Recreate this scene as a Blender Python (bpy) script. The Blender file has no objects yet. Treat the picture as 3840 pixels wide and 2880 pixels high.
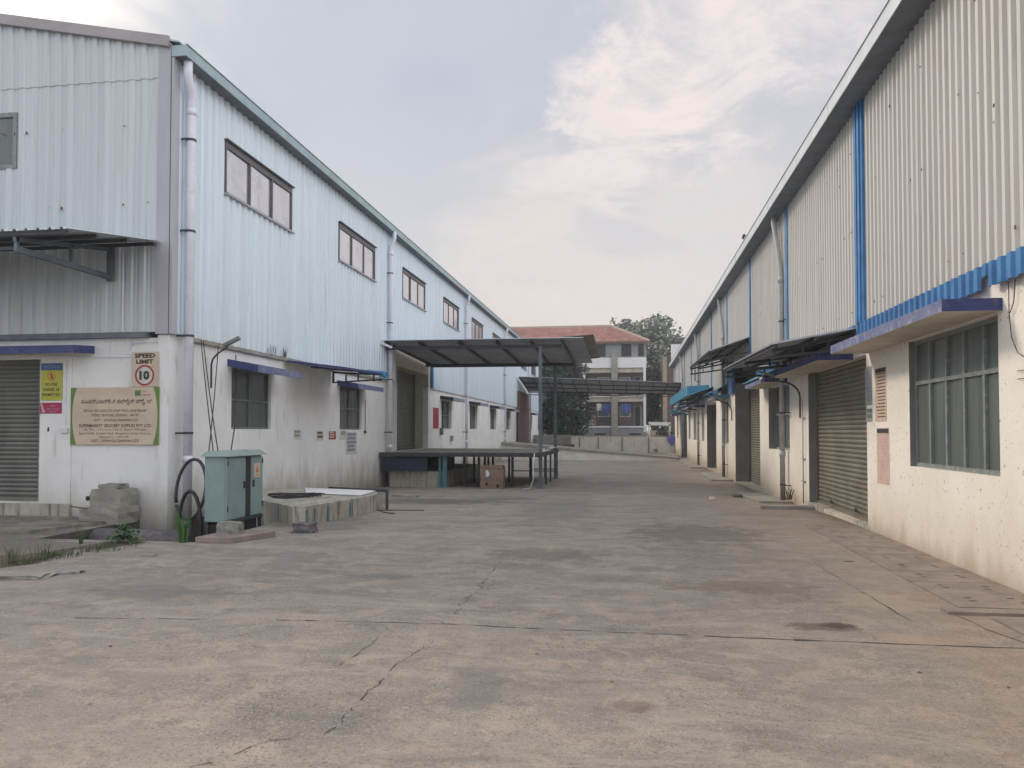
import bpy, bmesh, math, random
from mathutils import Vector
random.seed(7)
S = bpy.context.scene
C = S.collection
rad = math.radians

# ------------------------------------------------------------------ camera
F = 2885.0; CAMH = 1.6
YAW = math.atan(437 / F); PIT = math.atan(.0266)
cam = bpy.data.objects.new("camera", bpy.data.cameras.new("camera")); C.objects.link(cam)
cam.location = (0, 0, CAMH)
cam.rotation_euler = (math.pi / 2 + PIT, 0, YAW)
cam.data.sensor_width = 36; cam.data.lens = 36 * F / 3840
cam.data.shift_y = 101 / 3840
cam.data.clip_end = 3000; cam.data.clip_start = .05
S.camera = cam

# ------------------------------------------------------------------ world, sun, exposure
SUN_DIR = Vector((-0.71, 0.41, 0.58)).normalized()     # towards the sun
elev = math.asin(SUN_DIR.z)
w = bpy.data.worlds.new("World"); S.world = w; w.use_nodes = True
nt = w.node_tree; nt.nodes.clear(); N = nt.nodes; L_ = nt.links
def wn(t, **k):
    n = N.new(t)
    for a, b in k.items(): setattr(n, a, b)
    return n
out = wn('ShaderNodeOutputWorld'); bg = wn('ShaderNodeBackground')
sky = wn('ShaderNodeTexSky'); sky.sky_type = 'NISHITA'; sky.sun_disc = False
sky.sun_elevation = elev; sky.sun_rotation = math.atan2(SUN_DIR.x, SUN_DIR.y)
sky.air_density = 1.5; sky.dust_density = 3.0
tc = wn('ShaderNodeTexCoord')
def wmath(op, a, b=None, c=None, clamp=False):
    n = wn('ShaderNodeMath', operation=op); n.use_clamp = clamp
    for i, v in enumerate((a, b, c)):
        if v is None: continue
        if isinstance(v, (int, float)): n.inputs[i].default_value = v
        else: L_.new(v, n.inputs[i])
    return n.outputs[0]
def wmix(f, a, b, bt='MIX'):
    n = wn('ShaderNodeMix', data_type='RGBA', blend_type=bt)
    if isinstance(f, (int, float)): n.inputs[0].default_value = f
    else: L_.new(f, n.inputs[0])
    for i, v in ((6, a), (7, b)):
        if isinstance(v, tuple): n.inputs[i].default_value = (*v, 1)
        else: L_.new(v, n.inputs[i])
    return n.outputs[2]
def wsmooth(v, a, b):
    n = wn('ShaderNodeMapRange', interpolation_type='SMOOTHSTEP'); L_.new(v, n.inputs[0])
    n.inputs[1].default_value = a; n.inputs[2].default_value = b; return n.outputs[0]
vec = wn('ShaderNodeVectorMath', operation='NORMALIZE'); L_.new(tc.outputs['Generated'], vec.inputs[0]); D = vec.outputs[0]
sep = wn('ShaderNodeSeparateXYZ'); L_.new(D, sep.inputs[0])
z = wmath('MAXIMUM', sep.outputs[2], 0.0)
zz = wmath('ADD', z, .22)
comb = wn('ShaderNodeCombineXYZ')
L_.new(wmath('DIVIDE', sep.outputs[0], zz), comb.inputs[0]); L_.new(wmath('DIVIDE', sep.outputs[1], zz), comb.inputs[1]); comb.inputs[2].default_value = 3.7
def wnoise(scale, det, rough, dist=0.):
    n = wn('ShaderNodeTexNoise'); L_.new(comb.outputs[0], n.inputs['Vector'])
    n.inputs['Scale'].default_value = scale; n.inputs['Detail'].default_value = det; n.inputs['Roughness'].default_value = rough
    n.inputs['Distortion'].default_value = dist; return n.outputs[0]
n1 = wnoise(1.5, 12, .60, .5); n2 = wnoise(4.4, 14, .66, .45); n3 = wnoise(2.2, 6, .55, 1.2)
def wdot(v):
    n = wn('ShaderNodeVectorMath', operation='DOT_PRODUCT'); L_.new(D, n.inputs[0]); n.inputs[1].default_value = Vector(v).normalized(); return n.outputs['Value']
# base: warm haze at the horizon, lavender blue above
c = wmix(wsmooth(z, .03, .44), (.86, .76, .70), (.55, .59, .69))
c = wmix(wmath('MULTIPLY', wsmooth(n3, .40, .62), .35), c, (.66, .68, .74))
c = wmix(wmath('MULTIPLY', wsmooth(sep.outputs[0], -.22, .25), .40), c, (.82, .75, .745))      # warmer haze to the right
c = wmix(wsmooth(z, .54, .9), c, (1.0, 1.02, 1.08))
def blob(v, r0, r1, nz, lo, hi, bias, col, k):
    global c
    m = wsmooth(wdot(v), math.cos(rad(r0)), math.cos(rad(r1)))
    m = wsmooth(wmath('ADD', nz, wmath('MULTIPLY', wmath('SUBTRACT', m, 1.0), bias)), lo, hi)
    c = wmix(wmath('MULTIPLY', m, k), c, col)
blob((.12, .96, .22), 28, 4, n1, .30, .62, .42, (.88, .79, .74), .9)     # cream bank low right
blob((.16, .90, .36), 22, 4, n1, .40, .62, .40, (.78, .735, .745), .8)     # mauve veil behind the puffs
blob((.23, .87, .35), 10, 2, n3, .30, .60, .35, (.62, .63, .70), .7)       # grey gap
blob((.02, .92, .30), 9, 2, n3, .40, .60, .35, (.63, .64, .70), .5)
blob((.085, .885, .45), 12, 2, n2, .36, .60, .34, (1.0, .88, .85), .9)    # bright pink white puffs
blob((.0, .92, .39), 9, 1, n2, .37, .60, .34, (1.0, .88, .83), .85)
blob((-.06, .93, .33), 8, 1, n2, .42, .64, .34, (.92, .83, .81), .7)
blob((.27, .85, .46), 13, 2, n2, .37, .62, .34, (.95, .85, .83), .8)
blob((-.60, .67, .46), 20, 6, n1, .30, .55, .45, (1.0, .95, .91), .9)       # cream cloud upper left
c = wmix(wsmooth(sep.outputs[1], .25, -.5), c, (1.2, 1.22, 1.28))        # unseen sky behind the camera, brightened to fill the gable
# unseen bright sky patch added on the right to fill the left wall
c = wmix(wmath('MULTIPLY', wsmooth(sep.outputs[0], .42, .8), wsmooth(z, .1, .35)), c, (2.1, 2.15, 2.25))
# glow round the veiled sun, behind the camera to the left
g = wsmooth(wdot(SUN_DIR), .91, 1.0)
c = wmix(g, c, (3.0, 2.7, 2.3))
c = wmix(wsmooth(sep.outputs[2], -.02, -.12), c, (.25, .23, .2))
add = wmix(1.0, c, wmix(1.0, sky.outputs[0], (.012, .012, .012), 'MULTIPLY'), 'ADD')
L_.new(add, bg.inputs[0]); bg.inputs[1].default_value = .9
L_.new(bg.outputs[0], out.inputs[0])

sl = bpy.data.lights.new("sun", 'SUN'); so = bpy.data.objects.new("sun", sl); C.objects.link(so)
so.rotation_euler = (-SUN_DIR).to_track_quat('-Z', 'Y').to_euler()
sl.energy = 2.0; sl.angle = rad(11); sl.color = (1, .86, .70)
S.view_settings.view_transform = 'Standard'; S.view_settings.look = 'None'
S.view_settings.gamma = 1; S.view_settings.exposure = 0.0
S.cycles.max_bounces = 6; S.cycles.diffuse_bounces = 4

# ------------------------------------------------------------------ pixel (of the 3840 px photo) to ground helper
_fw = Vector((-math.sin(YAW) * math.cos(PIT), math.cos(YAW) * math.cos(PIT), math.sin(PIT)))
_rt = Vector((math.cos(YAW), math.sin(YAW), 0)); _up = _rt.cross(_fw)
def ray(x, y): return _fw + _rt * ((x - 1920) / F) + _up * ((1541 - y) / F)
def gp(x, y, zz=0.):
    d = ray(x, y); t = (zz - CAMH) / d.z; return (d.x * t, d.y * t)
def onY(x, y, Y):
    d = ray(x, y); t = Y / d.y; return (d.x * t, d.z * t + CAMH)
def onX(x, y, X):
    d = ray(x, y); t = X / d.x; return (d.y * t, d.z * t + CAMH)

# ------------------------------------------------------------------ materials
def mat(name, c1, c2=None, scale=3., rough=.7, metal=0., bump=0., stretch=(1, 1, 1), lo=.35, hi=.65,
        c3=None, s3=20., k3=.5, lo3=.5, hi3=.7, spec=.5, bscale=None, st3=(1, 1, 1), detail=8, dirt=None, alpha=None):
    m = bpy.data.materials.new(name); m.use_nodes = True; t = m.node_tree; n = t.nodes; l = t.links
    b = n['Principled BSDF']; b.inputs['Roughness'].default_value = rough; b.inputs['Metallic'].default_value = metal
    b.inputs['Specular IOR Level'].default_value = spec
    g = n.new('ShaderNodeNewGeometry')
    def noise(sc, st, det=detail):
        mp = n.new('ShaderNodeMapping'); mp.inputs['Scale'].default_value = st; l.new(g.outputs['Position'], mp.inputs[0])
        x = n.new('ShaderNodeTexNoise'); x.inputs['Scale'].default_value = sc; x.inputs['Detail'].default_value = det
        x.inputs['Roughness'].default_value = .6; l.new(mp.outputs[0], x.inputs['Vector']); return x.outputs[0]
    def rmp(v, a, b_):
        x = n.new('ShaderNodeMapRange'); x.interpolation_type = 'SMOOTHSTEP'; l.new(v, x.inputs[0])
        x.inputs[1].default_value = a; x.inputs[2].default_value = b_; return x.outputs[0]
    def mx(f, a, c, k=None):
        if k is not None:
            q = n.new('ShaderNodeMath'); q.operation = 'MULTIPLY'; l.new(f, q.inputs[0]); q.inputs[1].default_value = k; f = q.outputs[0]
        x = n.new('ShaderNodeMix'); x.data_type = 'RGBA'; l.new(f, x.inputs[0])
        for i, v in ((6, a), (7, c)):
            if isinstance(v, tuple): x.inputs[i].default_value = (*v, 1)
            else: l.new(v, x.inputs[i])
        return x.outputs[2]
    nz = noise(scale, stretch)
    col = mx(rmp(nz, lo, hi), c1, c2 if c2 else tuple(v * .85 for v in c1))
    if c3: col = mx(rmp(noise(s3, st3), lo3, hi3), col, c3, k3)
    if dirt:      # (height0, height1, colour, strength): splash dirt near the ground / streaks below the top
        for (z0, z1, dc, dk) in dirt:
            sp = n.new('ShaderNodeSeparateXYZ'); l.new(g.outputs['Position'], sp.inputs[0])
            a = n.new('ShaderNodeMath'); a.operation = 'MULTIPLY_ADD'; l.new(noise(2.2, (1, 1, .35)), a.inputs[0])
            a.inputs[1].default_value = abs(z0 - z1) * 1.6; l.new(sp.outputs[2], a.inputs[2])
            a2 = n.new('ShaderNodeMath'); a2.operation = 'ADD'; l.new(a.outputs[0], a2.inputs[0]); a2.inputs[1].default_value = -abs(z0 - z1) * .8
            iv = n.new('ShaderNodeMath'); iv.operation = 'SUBTRACT'; iv.inputs[0].default_value = 1; l.new(rmp(a2.outputs[0], min(z0, z1), max(z0, z1)), iv.inputs[1])
            col = mx(iv.outputs[0] if z1 < z0 else rmp(a2.outputs[0], z0, z1), col, dc, dk)
    l.new(col, b.inputs['Base Color'])
    if bump:
        bp = n.new('ShaderNodeBump'); bp.inputs['Strength'].default_value = bump; bp.inputs['Distance'].default_value = .02
        l.new(noise(bscale or scale * 6, (1, 1, 1)), bp.inputs['Height']); l.new(bp.outputs[0], b.inputs['Normal'])
    
    return m

M = {}
M['cladL'] = mat('pale_blue_sheet', (.69, .775, .84), (.62, .70, .765), 1.6, .38, .12, stretch=(1, 4, .10), c3=(.30, .30, .28), s3=2.2, st3=(1, 5, .25), k3=.30, lo3=.56, hi3=.75)
M['cladG'] = mat('grey_white_sheet', (.53, .575, .605), (.465, .505, .535), 1.6, .4, .1, stretch=(4, 1, .10), c3=(.30, .28, .25), s3=2.2, st3=(5, 1, .25), k3=.35, lo3=.55, hi3=.75)
M['cladR'] = mat('cream_grey_sheet', (.575, .56, .53), (.50, .485, .46), 1.6, .45, .05, stretch=(1, 4, .10), c3=(.33, .30, .26), s3=2.6, st3=(1, 5, .3), k3=.4, lo3=.56, hi3=.72)
M['wallL'] = mat('white_plaster', (.80, .80, .80), (.73, .73, .73), 1.1, .85, bump=.25, bscale=30, c3=(.42, .40, .37), s3=3.2, st3=(2, 2, .35), k3=.5, lo3=.56, hi3=.72, dirt=[(.9, .0, (.42, .39, .33), .75), (.3, -.3, (.22, .19, .15), .7), (3.1, 3.6, (.38, .36, .33), .5)])
M['wallR'] = mat('cream_plaster', (.76, .72, .66), (.69, .65, .58), .9, .85, bump=.3, bscale=30, c3=(.33, .28, .23), s3=16, k3=.85, lo3=.63, hi3=.665, dirt=[(1.0, .0, (.60, .52, .41), .6), (.35, -.15, (.36, .28, .20), .7), (2.9, 3.6, (.30, .26, .22), .6)])
M['trim'] = mat('blue_trim', (.03, .14, .34), (.055, .21, .44), 2.5, .45, c3=(.25, .35, .45), s3=12, k3=.4, lo3=.6, hi3=.8)
M['navy'] = mat('navy_painted_concrete', (.03, .04, .15), (.05, .065, .20), 3, .6, c3=(.18, .18, .25), s3=9, k3=.6, lo3=.55, hi3=.75)
M['navy2'] = mat('dark_blue_sheet', (.012, .018, .04), (.018, .028, .06), 3, .6)
M['faded'] = mat('pale_purple_paint', (.15, .17, .29), (.10, .125, .25), 3, .7, c3=(.42, .40, .42), s3=9, k3=.5, lo3=.5, hi3=.7)  # paler colour on hood fronts than on their ends
M['soffit'] = mat('soffit_plaster', (.58, .53, .45), (.48, .44, .37), 3, .9)
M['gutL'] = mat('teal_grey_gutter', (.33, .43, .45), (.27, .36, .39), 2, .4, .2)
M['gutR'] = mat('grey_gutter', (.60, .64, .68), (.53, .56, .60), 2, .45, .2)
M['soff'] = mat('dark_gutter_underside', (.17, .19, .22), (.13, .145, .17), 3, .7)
M['verge'] = mat('mauve_grey_flashing', (.36, .33, .34), (.30, .28, .29), 2, .5)
M['flash'] = mat('corner_flashing_sheet', (.42, .42, .47), (.36, .36, .41), 1.2, .45, stretch=(1, 1, .2))
M['pvc'] = mat('pale_pvc', (.76, .77, .86), (.67, .68, .77), 1.5, .35, c3=(.35, .33, .32), s3=5, k3=.4, lo3=.55, hi3=.75, dirt=[(.6, -.1, (.3, .27, .22), .6)])
M['pvcR'] = mat('dusty_pvc', (.44, .44, .46), (.38, .37, .38), 2.5, .5, c3=(.22, .17, .13), s3=5, k3=.5, lo3=.55, hi3=.75, dirt=[(.6, -.1, (.14, .10, .07), .8)])
M['steel'] = mat('blue_grey_steel', (.13, .17, .20), (.09, .115, .14), 3, .55, .2, c3=(.20, .10, .06), s3=7, k3=.5, lo3=.62, hi3=.75)
M['dsteel'] = mat('dark_steel', (.035, .04, .05), (.055, .055, .06), 3, .6, .1, c3=(.14, .07, .04), s3=9, k3=.5, lo3=.6, hi3=.75)
M['teal'] = mat('teal_steel', (.06, .16, .20), (.09, .20, .24), 4, .5, c3=(.22, .2, .17), s3=8, k3=.5, lo3=.6, hi3=.75)
M['sheet'] = mat('weathered_grey_sheet', (.42, .45, .51), (.34, .36, .41), 1.5, .6, .1, c3=(.22, .2, .16), s3=4, k3=.4)
M['bsheet'] = mat('cyan_blue_sheet', (.04, .22, .36), (.07, .30, .44), 3, .5, c3=(.02, .08, .14), s3=8, k3=.5, lo3=.5, hi3=.7)
M['shutL'] = mat('grey_green_shutter', (.165, .165, .15), (.125, .128, .115), 2, .5, .2, stretch=(1, 1, .3), c3=(.25, .2, .15), s3=3, k3=.3, lo3=.6, hi3=.8)
M['shutR'] = mat('olive_grey_shutter', (.20, .185, .15), (.155, .14, .11), 1.5, .5, .2, c3=(.30, .22, .14), s3=4, k3=.4, lo3=.55, hi3=.8)
M['frameD'] = mat('dark_window_frame', (.085, .085, .10), (.12, .11, .12), 5, .5)
M['frameG'] = mat('grey_green_frame', (.20, .225, .22), (.16, .18, .175), 6, .5, c3=(.45, .42, .38), s3=15, k3=.4)
M['frameT'] = mat('dark_teal_frame', (.10, .13, .135), (.13, .16, .16), 6, .5)
M['glassU'] = mat('sky_reflecting_glass', (.74, .73, .77), (.66, .64, .68), 1.2, .16, .85, stretch=(1, 1, .5), c3=(.28, .25, .24), s3=3, k3=.4, lo3=.5, hi3=.8)
M['glassG'] = mat('dusty_green_glass', (.055, .07, .07), (.08, .095, .09), 1.5, .22, .0, stretch=(1, 2, .3), spec=.9, c3=(.20, .21, .19), s3=7, st3=(1, 3, .3), k3=.35, lo3=.5, hi3=.8)
M['glassR'] = mat('grimy_green_glass', (.075, .095, .088), (.11, .13, .12), 1.5, .28, .0, stretch=(1, 3, .3), spec=.7, c3=(.15, .16, .13), s3=8, st3=(1, 4, .25), k3=.4, lo3=.5, hi3=.8)
M['black'] = mat('black_rubber', (.015, .016, .02), (.025, .025, .03), 6, .5)
M['dark'] = mat('dark_interior', (.02, .02, .022), (.03, .028, .026), 3, .9)
M['conc'] = mat('weathered_concrete', (.34, .32, .28), (.26, .245, .22), 2.5, .9, bump=.5, bscale=25, c3=(.14, .12, .1), s3=6, k3=.5, lo3=.55, hi3=.75)
M['plat2'] = mat('whitewashed_concrete', (.80, .77, .70), (.70, .67, .60), 1.2, .9, c3=(.28, .25, .2), s3=2.5, st3=(2, 2, .6), k3=.6, lo3=.56, hi3=.72)
M['plat'] = mat('stained_cream_concrete', (.42, .405, .35), (.33, .315, .27), 2.5, .9, bump=.5, bscale=25, c3=(.12, .11, .09), s3=3.5, st3=(3, 3, .35), k3=.8, lo3=.50, hi3=.66)
M['cab'] = mat('teal_cabinet_paint', (.235, .33, .335), (.19, .275, .285), 2, .42, c3=(.26, .30, .27), s3=8, k3=.3, lo3=.6, hi3=.8)
M['cabl'] = mat('faded_teal_lid', (.25, .33, .31), (.2, .27, .26), 6, .7, c3=(.3, .24, .2), s3=8, k3=.3)
M['brick'] = mat('brown_brick', (.22, .14, .11), (.30, .2, .16), 6, .9, bump=.3)
M['cardb'] = mat('brown_block', (.28, .20, .16), (.20, .14, .11), 5, .9, bump=.3)
M['stone'] = mat('grey_stone', (.30, .29, .27), (.2, .195, .18), 9, .9, bump=.6, bscale=40)
M['bstone'] = mat('bluish_stone', (.10, .095, .11), (.17, .15, .16), 12, .9, bump=.6, bscale=40)
M['slabp'] = mat('pinkish_slab', (.29, .235, .20), (.22, .18, .155), 3, .9, bump=.5, bscale=30)
M['white'] = mat('white_paint', (.74, .74, .74), (.62, .62, .62), 2, .7)
M['cream'] = mat('cream_board', (.60, .50, .38), (.52, .43, .33), 3, .6)
M['yellow'] = mat('yellow_print', (.46, .45, .055), (.40, .38, .05), 6, .6)
M['blue'] = mat('blue_print', (.05, .12, .30), (.04, .09, .22), 9, .6)
M['lblue'] = mat('pale_blue_print', (.22, .36, .50), (.18, .3, .45), 9, .6)
M['mag'] = mat('magenta_print', (.38, .02, .09), (.30, .02, .08), 9, .6)
M['pink'] = mat('pink_print', (.55, .38, .42), (.5, .3, .36), 9, .6)
M['red'] = mat('red_print', (.36, .035, .04), (.3, .03, .04), 9, .6)
M['orange'] = mat('orange_print', (.55, .22, .06), (.5, .2, .06), 9, .6)
M['green'] = mat('green_print', (.12, .24, .05), (.10, .19, .04), 9, .6)
M['ink'] = mat('black_ink', (.03, .03, .03), (.045, .04, .04), 9, .6)
M['brownink'] = mat('brown_ink', (.10, .07, .05), (.13, .09, .06), 9, .6)
M['paper'] = mat('pale_paper', (.62, .60, .56), (.54, .52, .48), 9, .8)
M['ppaper'] = mat('peach_paper', (.58, .44, .34), (.5, .38, .3), 9, .8)
M['gpaper'] = mat('grey_green_paper', (.30, .33, .29), (.25, .27, .25), 9, .8)
M['violet'] = mat('violet_grey_print', (.30, .29, .40), (.22, .21, .31), 9, .7)
M['grass'] = mat('grass_green', (.035, .07, .02), (.10, .11, .045), 14, .7)
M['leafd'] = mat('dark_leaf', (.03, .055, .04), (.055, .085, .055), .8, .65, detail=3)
M['leafm'] = mat('hazed_far_leaf', (.13, .165, .135), (.185, .22, .17), .6, .65, detail=3)  # leaf colour lifted to paint in distance haze
M['leafl'] = mat('light_leaf', (.07, .12, .03), (.11, .16, .05), .8, .65, detail=3)
M['bark'] = mat('bark', (.10, .08, .06), (.07, .055, .04), 6, .9)
M['tile'] = mat('terracotta_tiles', (.54, .28, .23), (.42, .22, .18), .9, .85, c3=(.60, .50, .44), s3=1.7, st3=(1, .4, 1), k3=.7, lo3=.5, hi3=.7)
M['aptw'] = mat('apartment_white', (.78, .78, .78), (.70, .70, .70), .8, .85)
M['aptg'] = mat('apartment_grey', (.30, .31, .33), (.25, .255, .27), .8, .85)
M['aptb'] = mat('apartment_brown', (.19, .125, .11), (.14, .10, .09), .8, .9)
M['beige'] = mat('beige_render', (.42, .35, .28), (.36, .3, .24), .8, .9)
M['cloth_b'] = mat('blue_cloth', (.06, .10, .32), (.09, .14, .38), 5, .9)
M['cloth_v'] = mat('violet_cloth', (.14, .12, .45), (.2, .17, .5), 5, .9)
M['cable'] = mat('black_cable', (.02, .02, .022), (.035, .03, .03), 6, .6)
M['rust'] = mat('rusty_metal', (.20, .10, .06), (.12, .07, .05), 8, .8)
M['crack'] = mat('crack_dark', (.055, .045, .038), (.085, .07, .06), 8, .95)

# ------------------------------------------------------------------ mesh helper
class MB:
    def __init__(s): s.v = []; s.f = []; s.mi = []; s.k = 0
    def vv(s, p): s.v.append(tuple(p)); return len(s.v) - 1
    def face(s, pts, k=None):
        s.f.append([s.vv(p) for p in pts]); s.mi.append(s.k if k is None else k)
    def box(s, x0, x1, y0, y1, z0, z1, T=None, k=None):
        T = T or (lambda a, b, c: (a, b, c))
        p = [T(x, y, z) for x in (x0, x1) for y in (y0, y1) for z in (z0, z1)]
        i = [s.vv(q) for q in p]
        for f in ((0, 1, 3, 2), (4, 6, 7, 5), (0, 4, 5, 1), (2, 3, 7, 6), (0, 2, 6, 4), (1, 5, 7, 3)):
            s.f.append([i[a] for a in f]); s.mi.append(s.k if k is None else k)
        return s
    def hexa(s, b, t, k=None):      # bottom ring, top ring of 4 (or n) points
        n = len(b); i = [s.vv(p) for p in b] + [s.vv(p) for p in t]
        s.f.append(i[:n][::-1]); s.f.append(i[n:]); s.mi += [s.k if k is None else k] * 2
        for a in range(n):
            c_ = (a + 1) % n; s.f.append([i[a], i[c_], i[n + c_], i[n + a]]); s.mi.append(s.k if k is None else k)
        return s
    def bar(s, a, b, t=.05, t2=None):
        a = Vector(a); b = Vector(b); d = (b - a).normalized(); t2 = t2 or t
        r = d.cross(Vector((0, 0, 1)))
        if r.length < .01: r = Vector((1, 0, 0))
        r.normalize(); u = r.cross(d)
        f = lambda p: [p + r * t / 2 + u * t2 / 2, p - r * t / 2 + u * t2 / 2, p - r * t / 2 - u * t2 / 2, p + r * t / 2 - u * t2 / 2]
        return s.hexa(f(a), f(b))
    def tube(s, pts, r, n=10, cap=True):
        pts = [Vector(p) for p in pts]; rings = []
        prev = None
        for i, p in enumerate(pts):
            d = (pts[min(i + 1, len(pts) - 1)] - pts[max(i - 1, 0)]).normalized()
            if prev is None:
                q = d.cross(Vector((0, 0, 1)));
                if q.length < .05: q = Vector((1, 0, 0))
            else: q = prev - d * prev.dot(d)
            q.normalize(); prev = q; u = d.cross(q)
            rr = r[i] if isinstance(r, (list, tuple)) else r
            rings.append([s.vv(p + (q * math.cos(2 * math.pi * k / n) + u * math.sin(2 * math.pi * k / n)) * rr) for k in range(n)])
        for A, B in zip(rings, rings[1:]):
            for k in range(n): s.f.append([A[k], A[(k + 1) % n], B[(k + 1) % n], B[k]]); s.mi.append(s.k)
        if cap: s.f += [rings[0][::-1], rings[-1]]; s.mi += [s.k, s.k]
        return s
    def build(s, name, mats, parent=None, smooth=False, bevel=0):
        me = bpy.data.meshes.new(name); me.from_pydata(s.v, [], s.f)
        if not isinstance(mats, (list, tuple)): mats = [mats]
        for m in mats: me.materials.append(M[m] if isinstance(m, str) else m)
        for p, k in zip(me.polygons, s.mi): p.material_index = k; p.use_smooth = smooth
        bm = bmesh.new(); bm.from_mesh(me); bmesh.ops.recalc_face_normals(bm, faces=bm.faces)
        if bevel:
            bmesh.ops.bevel(bm, geom=bm.edges[:], offset=bevel, segments=2, affect='EDGES', profile=.6)
        bm.to_mesh(me); bm.free()
        o = bpy.data.objects.new(name, me); C.objects.link(o)
        if parent: o.parent = parent; o.matrix_parent_inverse = parent.matrix_world.inverted() if False else o.matrix_parent_inverse
        if parent and parent.get('_loc'):
            l = parent['_loc']; o.location = (-l[0], -l[1], -l[2])
        return o

def tag(o, label, cat, group=None, kind=None):
    if label: o['label'] = label
    if cat: o['category'] = cat
    if group: o['group'] = group
    if kind: o['kind'] = kind
    return o
def thing(name, label, cat, loc=(0, 0, 0), group=None):
    o = bpy.data.objects.new(name, None); C.objects.link(o); o.location = loc; o.empty_display_size = .2
    o['_loc'] = list(loc)
    return tag(o, label, cat, group)

LX, RX, GY = -8.2, 3.85, 12.8
TL = lambda u, v, w: (LX + w, u, v)
TG = lambda u, v, w: (u, GY - w, v)
TR = lambda u, v, w: (RX - w, u, v)

def gz(y):
    t = min(1, max(0, (y - 14.) / 11.)); return -.25 * t * t * (3 - 2 * t)

def wall(mb, T, u0, u1, v0, v1, holes, th=.22):
    us = sorted({u0, u1, *[h[0] for h in holes], *[h[1] for h in holes]}); vs = sorted({v0, v1, *[h[2] for h in holes], *[h[3] for h in holes]})
    us = [u for u in us if u0 <= u <= u1]; vs = [v for v in vs if v0 <= v <= v1]
    def solid(i, j):
        if i < 0 or j < 0 or i >= len(us) - 1 or j >= len(vs) - 1: return False
        cu = (us[i] + us[i + 1]) / 2; cv = (vs[j] + vs[j + 1]) / 2
        return not any(h[0] < cu < h[1] and h[2] < cv < h[3] for h in holes)
    for i in range(len(us) - 1):
        for j in range(len(vs) - 1):
            if not solid(i, j): continue
            a, b, c_, d = us[i], us[i + 1], vs[j], vs[j + 1]
            mb.face([T(a, c_, 0), T(b, c_, 0), T(b, d, 0), T(a, d, 0)]); mb.face([T(a, c_, -th), T(a, d, -th), T(b, d, -th), T(b, c_, -th)])
            if not solid(i - 1, j): mb.face([T(a, c_, 0), T(a, d, 0), T(a, d, -th), T(a, c_, -th)])
            if not solid(i + 1, j): mb.face([T(b, c_, 0), T(b, c_, -th), T(b, d, -th), T(b, d, 0)])
            if not solid(i, j - 1): mb.face([T(a, c_, 0), T(a, c_, -th), T(b, c_, -th), T(b, c_, 0)])
            if not solid(i, j + 1): mb.face([T(a, d, 0), T(b, d, 0), T(b, d, -th), T(a, d, -th)])
    return mb

def corrug(mb, T, u0, u1, v0, v1, holes=(), pitch=.25, depth=.03, w0=.04, top=None, crest=.35):
    """trapezoidal sheet; v1 may be a function of u"""
    fv1 = v1 if callable(v1) else (lambda u: v1)
    cuts = sorted({u0, u1, *[h[0] for h in holes if u0 < h[0] < u1], *[h[1] for h in holes if u0 < h[1] < u1]})
    def prof(u):
        t = ((u - u0) / pitch) % 1.0
        a = crest; s_ = .10
        if t < s_: return t / s_
        if t < s_ + a: return 1
        if t < 2 * s_ + a: return 1 - (t - s_ - a) / s_
        if abs(t - (1 + 2 * s_ + a) / 2) < .03: return .18
        return 0
    for a, b in zip(cuts, cuts[1:]):
        mid = (a + b) / 2
        hs = sorted([(h[2], h[3]) for h in holes if h[0] <= mid <= h[1]])
        iv = []; lo = v0
        for h in hs:
            if h[0] > lo: iv.append((lo, h[0]))
            lo = max(lo, h[1])
        iv.append((lo, None))
        brk = {a, b}
        k = math.floor((a - u0) / pitch)
        while u0 + k * pitch < b:
            for t in (0, .10, .10 + crest, .20 + crest, (1.2 + crest) / 2 - .03, (1.2 + crest) / 2, (1.2 + crest) / 2 + .03):
                u = u0 + (k + t) * pitch
                if a < u < b: brk.add(u)
            k += 1
        br = sorted(brk)
        for (c_, d) in iv:
            prev = None
            for u in br:
                e = d if d is not None else fv1(u)
                if e <= c_: prev = None; continue
                ww = w0 + depth * prof(u if u < b - 1e-6 else u - 1e-5)
                cur = (mb.vv(T(u, c_, ww)), mb.vv(T(u, e, ww)))
                if prev: mb.f.append([prev[0], cur[0], cur[1], prev[1]]); mb.mi.append(mb.k)
                prev = cur
    return mb

def shutter(T, u0, u1, v0, v1, wd, m, parent, name='roller_shutter', label=None, pitch=.085):
    mb = MB(); n = max(2, int((v1 - v0) / pitch)); p = (v1 - v0) / n
    prev = None
    for i in range(n):
        for t, d in ((0, .0), (.12, .018), (.5, .03), (.88, .018), (.97, 0)):
            v = v0 + (i + t) * p
            cur = (mb.vv(T(u0, v, wd + d)), mb.vv(T(u1, v, wd + d)))
            if prev: mb.f.append([prev[0], prev[1], cur[1], cur[0]]); mb.mi.append(0)
            prev = cur
    mb.box(u0, u1, v0 - .02, v0 + .07, wd + .02, wd + .06, T)
    o = mb.build(name, m, parent)
    for ua in (u0, u1 - .06): MB().box(ua, ua + .06, v0, v1, wd + .031, wd + .075, T).build('guide_rail', 'frameG' if m == 'shutL' else 'shutR', o)
    return o

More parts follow.
